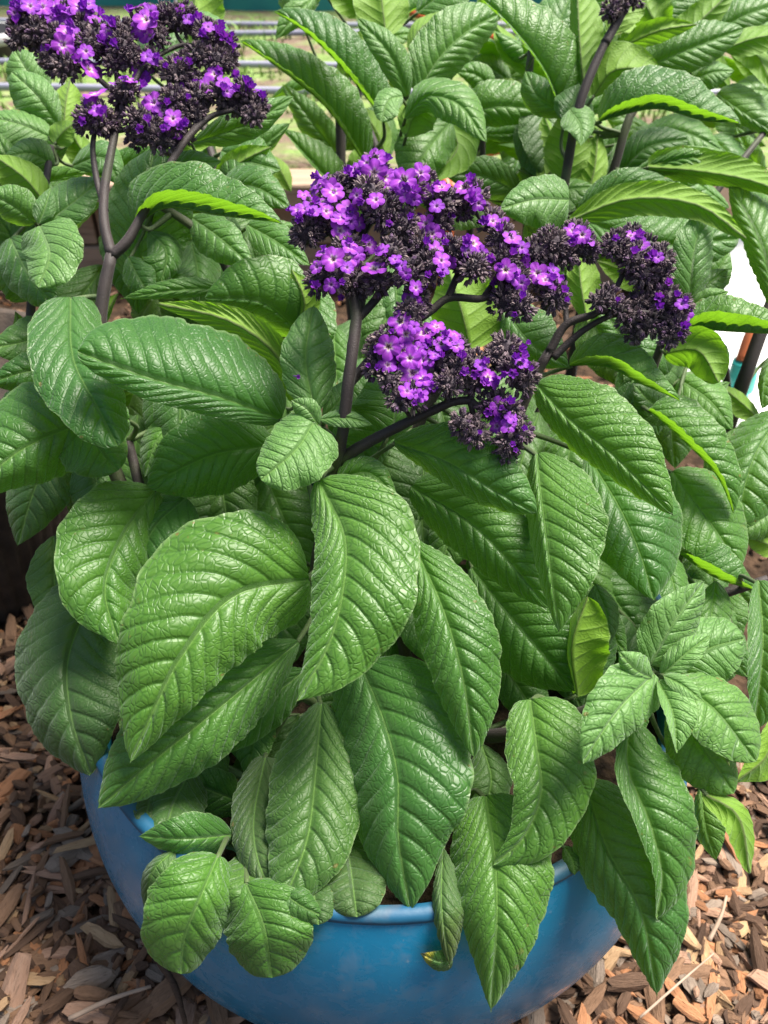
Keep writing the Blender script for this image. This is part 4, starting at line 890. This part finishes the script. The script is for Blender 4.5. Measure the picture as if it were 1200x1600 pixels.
p3.stem([np.array([0.30,0.50,-0.01]), P(1140,985,52), P(1175,955,51), P(1215,925,51)], [.006,.0045,.004,.003])
p3.stem([np.array([0.30,0.58,-0.01]), P(1130,560,56), P(1085,505,52), P(1060,490,52)], [.005,.004,.003,.002])
def l3(*a, **k): return leaf(p3, *a, **k)
l3([(1075,515),(1140,520),(1245,525)], (1140,462), (1140,488), (48.5,46.5), dB=-1.2, sharp=.55)
l3([(1036,552),(1090,548),(1123,598)], (1105,512), (1080,580), (47,45.5), under=True, sharp=.5)
l3([(1100,520),(1128,545),(1130,598)], (1140,555), (1115,560), (47.5,46.5), young=.4)
l3([(1080,460),(1110,440),(1138,420)], (1120,415), (1110,470), (55,55), dull=.2)
l3([(1100,460),(1120,425),(1140,390)], (1095,410), (1140,440), (57,57), young=.3)
l3([(1085,480),(1110,465),(1140,455)], (1100,452), (1115,482), (49,48), young=.3)
l3([(1060,640),(1020,630),(990,600)], (1040,600), (1010,660), (49,48), dull=.3)
l3([(1225,540),(1200,580),(1190,640)], (1185,590), (1235,600), (58,56))
l3([(1215,780),(1180,820),(1150,830)], (1200,840), (1170,795), (54,53), dull=.1)
l3([(1235,850),(1200,850),(1160,835)], (1200,830), (1195,870), (55,54), under=True)
l3([(1215,925),(1180,930),(1150,905)], (1170,895), (1200,950), (52,52))
l3([(1150,980),(1140,1020),(1120,1080)], (1165,1030), (1120,1020), (50,49), dull=.2)
def uprights(plant, poly, zr, n, L, young=(0, .5), und=.3):
    xs = [p[0] for p in poly]; ys = [p[1] for p in poly]
    for _ in range(n):
        x, y = rg.uniform(min(xs), max(xs)), rg.uniform(min(ys), max(ys)); l = rg.uniform(*L); a = rg.choice((-1, 1))*rg.uniform(.3, 1.5); dx, dy = math.sin(a), -math.cos(a)
        z0 = rg.uniform(*zr); w_ = l*rg.uniform(.20, .27); k_ = rg.uniform(-.25, 1.0)
        leaf(plant, [(x-dx*l/2, y-dy*l/2), (x-dy*l*.06*np.sign(a), y+dx*l*.0-l*.06), (x+dx*l/2, y+dy*l/2)], (x+dy*w_, y-dx*w_), (x-dy*w_*k_, y+dx*w_*k_), (z0+.5, z0-.8), young=rg.uniform(*young), under=rg.random() < und)
uprights(pp, [(-20,215),(440,215),(440,400),(-20,400)], (55, 60), 34, (90, 150))
uprights(pp, [(30,470),(200,470),(200,640),(30,640)], (50, 54), 8, (90, 140), (0, .3))
uprights(p1, [(470,130),(830,130),(830,330),(470,330)], (69, 76), 22, (90, 150))
uprights(p1, [(560,-30),(830,-30),(830,130),(560,130)], (68, 74), 14, (90, 150))
uprights(p2, [(850,-40),(1220,-40),(1220,250),(850,250)], (66, 76), 40, (90, 160))
uprights(p2, [(850,250),(1110,250),(1110,480),(850,480)], (58, 66), 16, (90, 150))
uprights(p3, [(1050,620),(1210,620),(1210,880),(1050,880)], (54, 58), 9, (90, 130), (0, .3))
filler(p2, [(840,200),(1120,220),(1100,460),(860,440)], (62, 66), 16, L=(110, 170))
filler(p1, [(560,180),(820,190),(840,330),(560,330)], (70, 74), 6, L=(90, 140))

# ------------------------------------------------------------------ other garden things
def sheet():
    xs = np.linspace(0.405, 1.5, 40); ys = np.linspace(0.80, 1.272, 34); V = []
    for y in ys:
        for x in xs:
            k = max(0, (y-1.12)/0.15); V.append((x + 0.02*math.sin(9*y+2), y, 0.022 + 0.006*math.sin(21*x+6*y)*math.cos(17*y-5*x) + 0.004*math.sin(47*x+31*y) + 0.075*min(1, k)**2))
    nx = len(xs); Fc = [(j*nx+i, j*nx+i+1, (j+1)*nx+i+1, (j+1)*nx+i) for j in range(len(ys)-1) for i in range(nx-1)]
    o = mesh_obj('white_sheet', V, Fc, simple('white_plastic', (0.78, 0.78, 0.74), (0.84, 0.84, 0.81), 6, 0.5)); md = o.modifiers.new('thickness', 'SOLIDIFY'); md.thickness = 0.0015
    tag(o, 'crumpled white plastic sheet in bright light on the ground behind the slanting stem', 'sheet')
sheet()
def tool():
    c = ground_at(1150, 612, 0.026); e = empty('hand_tool', tuple(c)); e['_w'] = tuple(c); tag(e, 'small garden hand tool with turquoise grip and orange shaft lying at the white sheet', 'tool')
    V, Fc = tube_geo([np.array(c)+np.array([.004,.0,.004]), np.array(c)+np.array([.0,-.002,.03]), np.array(c)+np.array([-.004,-.003,.045])], [.016, .017, .012], 12, 14); adopt(mesh_obj('grip', V, Fc, simple('turquoise_plastic', (.04,.42,.36), (.06,.5,.44), 10, .4)), e)
    V, Fc = tube_geo([np.array(c)+np.array([-.004,-.003,.043]), np.array(c)+np.array([.003,.01,.075]), np.array(c)+np.array([.012,.02,.10])], [.009, .008, .004], 10, 10); adopt(mesh_obj('shaft', V, Fc, simple('orange_plastic', (.62,.16,.06), (.7,.2,.08), 10, .4)), e)
tool()
def basket():
    c = (-0.395, 0.60); e = empty('ribbed_planter', (c[0], c[1], 0)); e['_w'] = (c[0], c[1], 0); tag(e, 'dark ribbed planter in the shade beside the blue pot', 'planter')
    n = 180; V = []; prof = [(0.0, 0.0), (.095, 0), (.10, .01), (.118, .10), (.13, .19), (.137, .20), (.137, .208), (.127, .208), (.122, .17), (0, .165)]
    for q, (r, z) in enumerate(prof):
        for k in range(n):
            a = 2*math.pi*k/n; rr = r + (0.0022*math.cos(a*60) if 2 <= q <= 4 else 0); V.append((rr*math.cos(a), rr*math.sin(a), z))
    Fc = [(i*n+k, i*n+(k+1) % n, (i+1)*n+(k+1) % n, (i+1)*n+k) for i in range(len(prof)-1) for k in range(n)]
    o = mesh_obj('body', V, Fc, simple('dark_weave', (.035, .026, .02), (.07, .05, .038), 50, .85, 300, .002)); o.location = (c[0], c[1], 0); adopt(o, e)
basket()
def far_pot():
    c = ground_at(-6, 205); e = empty('grey_pot', (c[0], c[1], 0)); e['_w'] = (c[0], c[1], 0); tag(e, 'charcoal grey plastic plant pot standing beyond the left bloom', 'pot')
    V, Fc = lathe_geo([(0, 0), (.085, 0), (.115, .20), (.122, .202), (.124, .225), (.116, .226), (.112, .18), (0, .175)], 48); o = mesh_obj('body', V, Fc, simple('charcoal_plastic', (.03,.03,.033), (.06,.06,.066), 15, .5)); o.location = (c[0], c[1], 0); adopt(o, e)
    V, Fc = lathe_geo([(.123, .203), (.129, .205), (.130, .222), (.1245, .2285), (.1165, .2275)], 48); o = mesh_obj('lip', V, Fc, simple('pale_lip', (.35,.35,.36), (.45,.45,.46), 15, .5)); o.location = (c[0], c[1], 0); adopt(o, e)
far_pot()

# ------------------------------------------------------------------ wood chips
def chip_geo(rg, L, W, H):
    n = 5; V = []; sec = [(-1, -.7), (-.55, .8), (.45, 1), (1, .5), (.8, -.8)]; sk = rg.uniform(-.25, .25)
    sec = [(a+rg.uniform(-.15, .15), b+rg.uniform(-.25, .25)) for a, b in sec]; bend = rg.uniform(-.12, .12)
    for i in range(n):
        t = i/(n-1); tw = 1 - rg.uniform(.15, .75)*abs(2*t-1)**4 + rg.uniform(-.12, .12); th = 1 - rg.uniform(.2, .7)*abs(2*t-1)**3
        for a, b in sec:
            endj = rg.uniform(-.10, .10) if i in (0, n-1) else rg.uniform(-.03, .03)
            V.append((L*(t-.5+endj+sk*a*W/L*.6), W*.5*a*tw*rg.uniform(.92, 1.08), H*.5*b*th + bend*L*((2*t-1)**2)*.3))
    Fc = [(i*5+k, (i+1)*5+k, (i+1)*5+(k+1) % 5, i*5+(k+1) % 5) for i in range(n-1) for k in range(5)]
    Fc += [(0, 1, 2, 3, 4), tuple(20+k for k in (4, 3, 2, 1, 0))]
    return V, Fc
KINDS = [('weathered grey', (.205,.155,.118), (.27,.21,.165)), ('orange brown', (.30,.135,.062), (.40,.19,.095)), ('pale straw coloured', (.36,.225,.12), (.44,.29,.165)),
 ('dark brown', (.085,.048,.030), (.13,.076,.048)), ('mid brown', (.175,.098,.057), (.245,.142,.085)), ('pinkish tan', (.30,.175,.115), (.36,.225,.155))]
WEIGHT = [.16, .13, .10, .20, .27, .14]
MCHIP = [wood_material('chip_%d' % i, k[1], k[2], tuple(v*.75 for v in k[1]), (40, 240, 240), 1.6) for i, k in enumerate(KINDS)]
def in_pot(x, y, m=0.0): return math.hypot(x-POT[0], y-POT[1]) < 0.150 + m
def to_px(p):
    q = np.asarray(p)-CP; z = q@FW; return 600+F*(q@RT)/z, 800-F*(q@UP)/z
cg = random.Random(21)
protos = []
for kd in range(6):
    ms = []
    for v in range(7):
        L, W, H = cg.uniform(.024, .042), cg.uniform(.008, .015), cg.uniform(.003, .006)
        if v == 5: L, W, H = cg.uniform(.010, .015), cg.uniform(.007, .010), .005
        if v == 6: L, W, H = cg.uniform(.034, .046), cg.uniform(.004, .007), .0035
        V, Fc = chip_geo(cg, L, W, H); me = bpy.data.meshes.new('wood_chip'); me.from_pydata(V, [], Fc); me.materials.append(MCHIP[kd]); me.update(); ms.append(me)
    protos.append(ms)
spots = []
def sample_visible():
    while True:
        if cg.random() < .5: px, py = cg.uniform(-30, 480), cg.uniform(960, 1640)
        else: px, py = cg.uniform(820, 1230), cg.uniform(1190, 1640)
        p = ground_at(px, py)
        if in_pot(p[0], p[1], -0.012): continue
        if px < 480 and px > 100 + (py-1170)*.75 + (60 if py < 1400 else 20) and py > 1150: continue
        if px > 800 and px < 960 - (py-1440)*.8 and py > 1440 and px < 850: continue
        if px > 800 and py < 1430 and px < 1040: continue
        return p
for i in range(300):
    p = sample_visible(); kd = cg.choices(range(6), WEIGHT)[0]; layer = i/300
    vi = cg.randrange(7); o = bpy.data.objects.new('wood_chip', protos[kd][vi]); col.objects.link(o)
    o.location = (p[0], p[1], 0.004 + 0.016*layer*cg.uniform(.6, 1.1)); o.rotation_euler = (cg.gauss(0, .28), cg.gauss(0, .22), cg.uniform(0, 6.28))
    s = cg.uniform(.55, 1.15); o.scale = (s, s*cg.uniform(.85, 1.2), s); form = 'short blocky' if vi == 5 else 'long narrow' if vi == 6 else 'small flat' if s < .85 else 'broad flat'
    where = 'near the ribbed planter' if p[0] < 0 else 'beneath the overhanging leaf rosette'
    tag(o, f'{form} {KINDS[kd][0]} wood chip {where}', 'wood chip', f'{form} {KINDS[kd][0]} chips {where}')
def chip_stuff():
    g = Geo(); tint = []; grain = []
    def put(x, y, zmax, sc):
        kd = cg.choices(range(6), [.13, .12, .07, .33, .26, .09])[0]; L = cg.choice((cg.uniform(.004, .012), cg.uniform(.009, .032)))*sc; V, Fc = chip_geo(cg, L, cg.uniform(.004, .009)*sc, cg.uniform(.002, .005)*sc)
        m = Matrix.Rotation(cg.uniform(0, 6.28), 3, 'Z') @ Matrix.Rotation(cg.gauss(0, .3), 3, 'Y') @ Matrix.Rotation(cg.gauss(0, .35), 3, 'X'); o = Vector((x, y, cg.uniform(0, zmax)))
        off = cg.uniform(0, 3); c = np.array(KINDS[kd][1])*cg.uniform(.65, 1.3); g.add([tuple(m @ Vector(v) + o) for v in V], Fc)
        tint.extend([(*c, 1)]*len(V)); grain.extend([(v[0], v[1]+off, v[2]) for v in V])
    for _ in range(3600):
        p = sample_visible(); put(p[0]+cg.gauss(0, .02), p[1]+cg.gauss(0, .02), .010, 1)
    for _ in range(3000):
        x, y = cg.uniform(-.75, .75), cg.uniform(-.25, 1.25)
        if in_pot(x, y, -.01): continue
        put(x, y, .012, 1.1)
    o = mesh_obj('wood_chip_mulch', g.V, g.F, wood_material('chip_mix', None, None, None, (40, 240, 240), 1.6, True), smooth=False)
    o.data.color_attributes.new('tint', 'FLOAT_COLOR', 'POINT').data.foreach_set('color', np.array(tint, np.float32).ravel())
    o.data.attributes.new('grain', 'FLOAT_VECTOR', 'POINT').data.foreach_set('vector', np.array(grain, np.float32).ravel())
    tag(o, 'loose bed of small brown wood chips and bark under the pot', 'mulch', kind='stuff')
chip_stuff()
M_TWIG = simple('twig', (.30,.21,.15), (.38,.28,.21), 60, .8, 300, .001)
for (a, b, lab, r) in (((108,1592),(236,1541),'long thin pale twig lying across the wood chips by the pot', .0016), ((248,1500),(290,1600),'dark slender twig beside the foot of the pot', .0022), ((1108,1470),(1135,1400),'short pale splinter standing out of the chips', .0014), ((1000,1590),(1115,1490),'fine curved straw stem lying on the chips', .0008)):
    A_, B_ = ground_at(*a, .024), ground_at(*b, .026); V, Fc = tube_geo([A_, (A_+B_)/2 + np.array([.002, .001, .003]), B_], [r, r*.9, r*.6], 6, 12, .1); tag(mesh_obj('twig', V, Fc, M_TWIG if 'dark' not in lab else MCHIP[3]), lab, 'twig')
for o in bpy.data.objects:
    if '_w' in o: del o['_w']
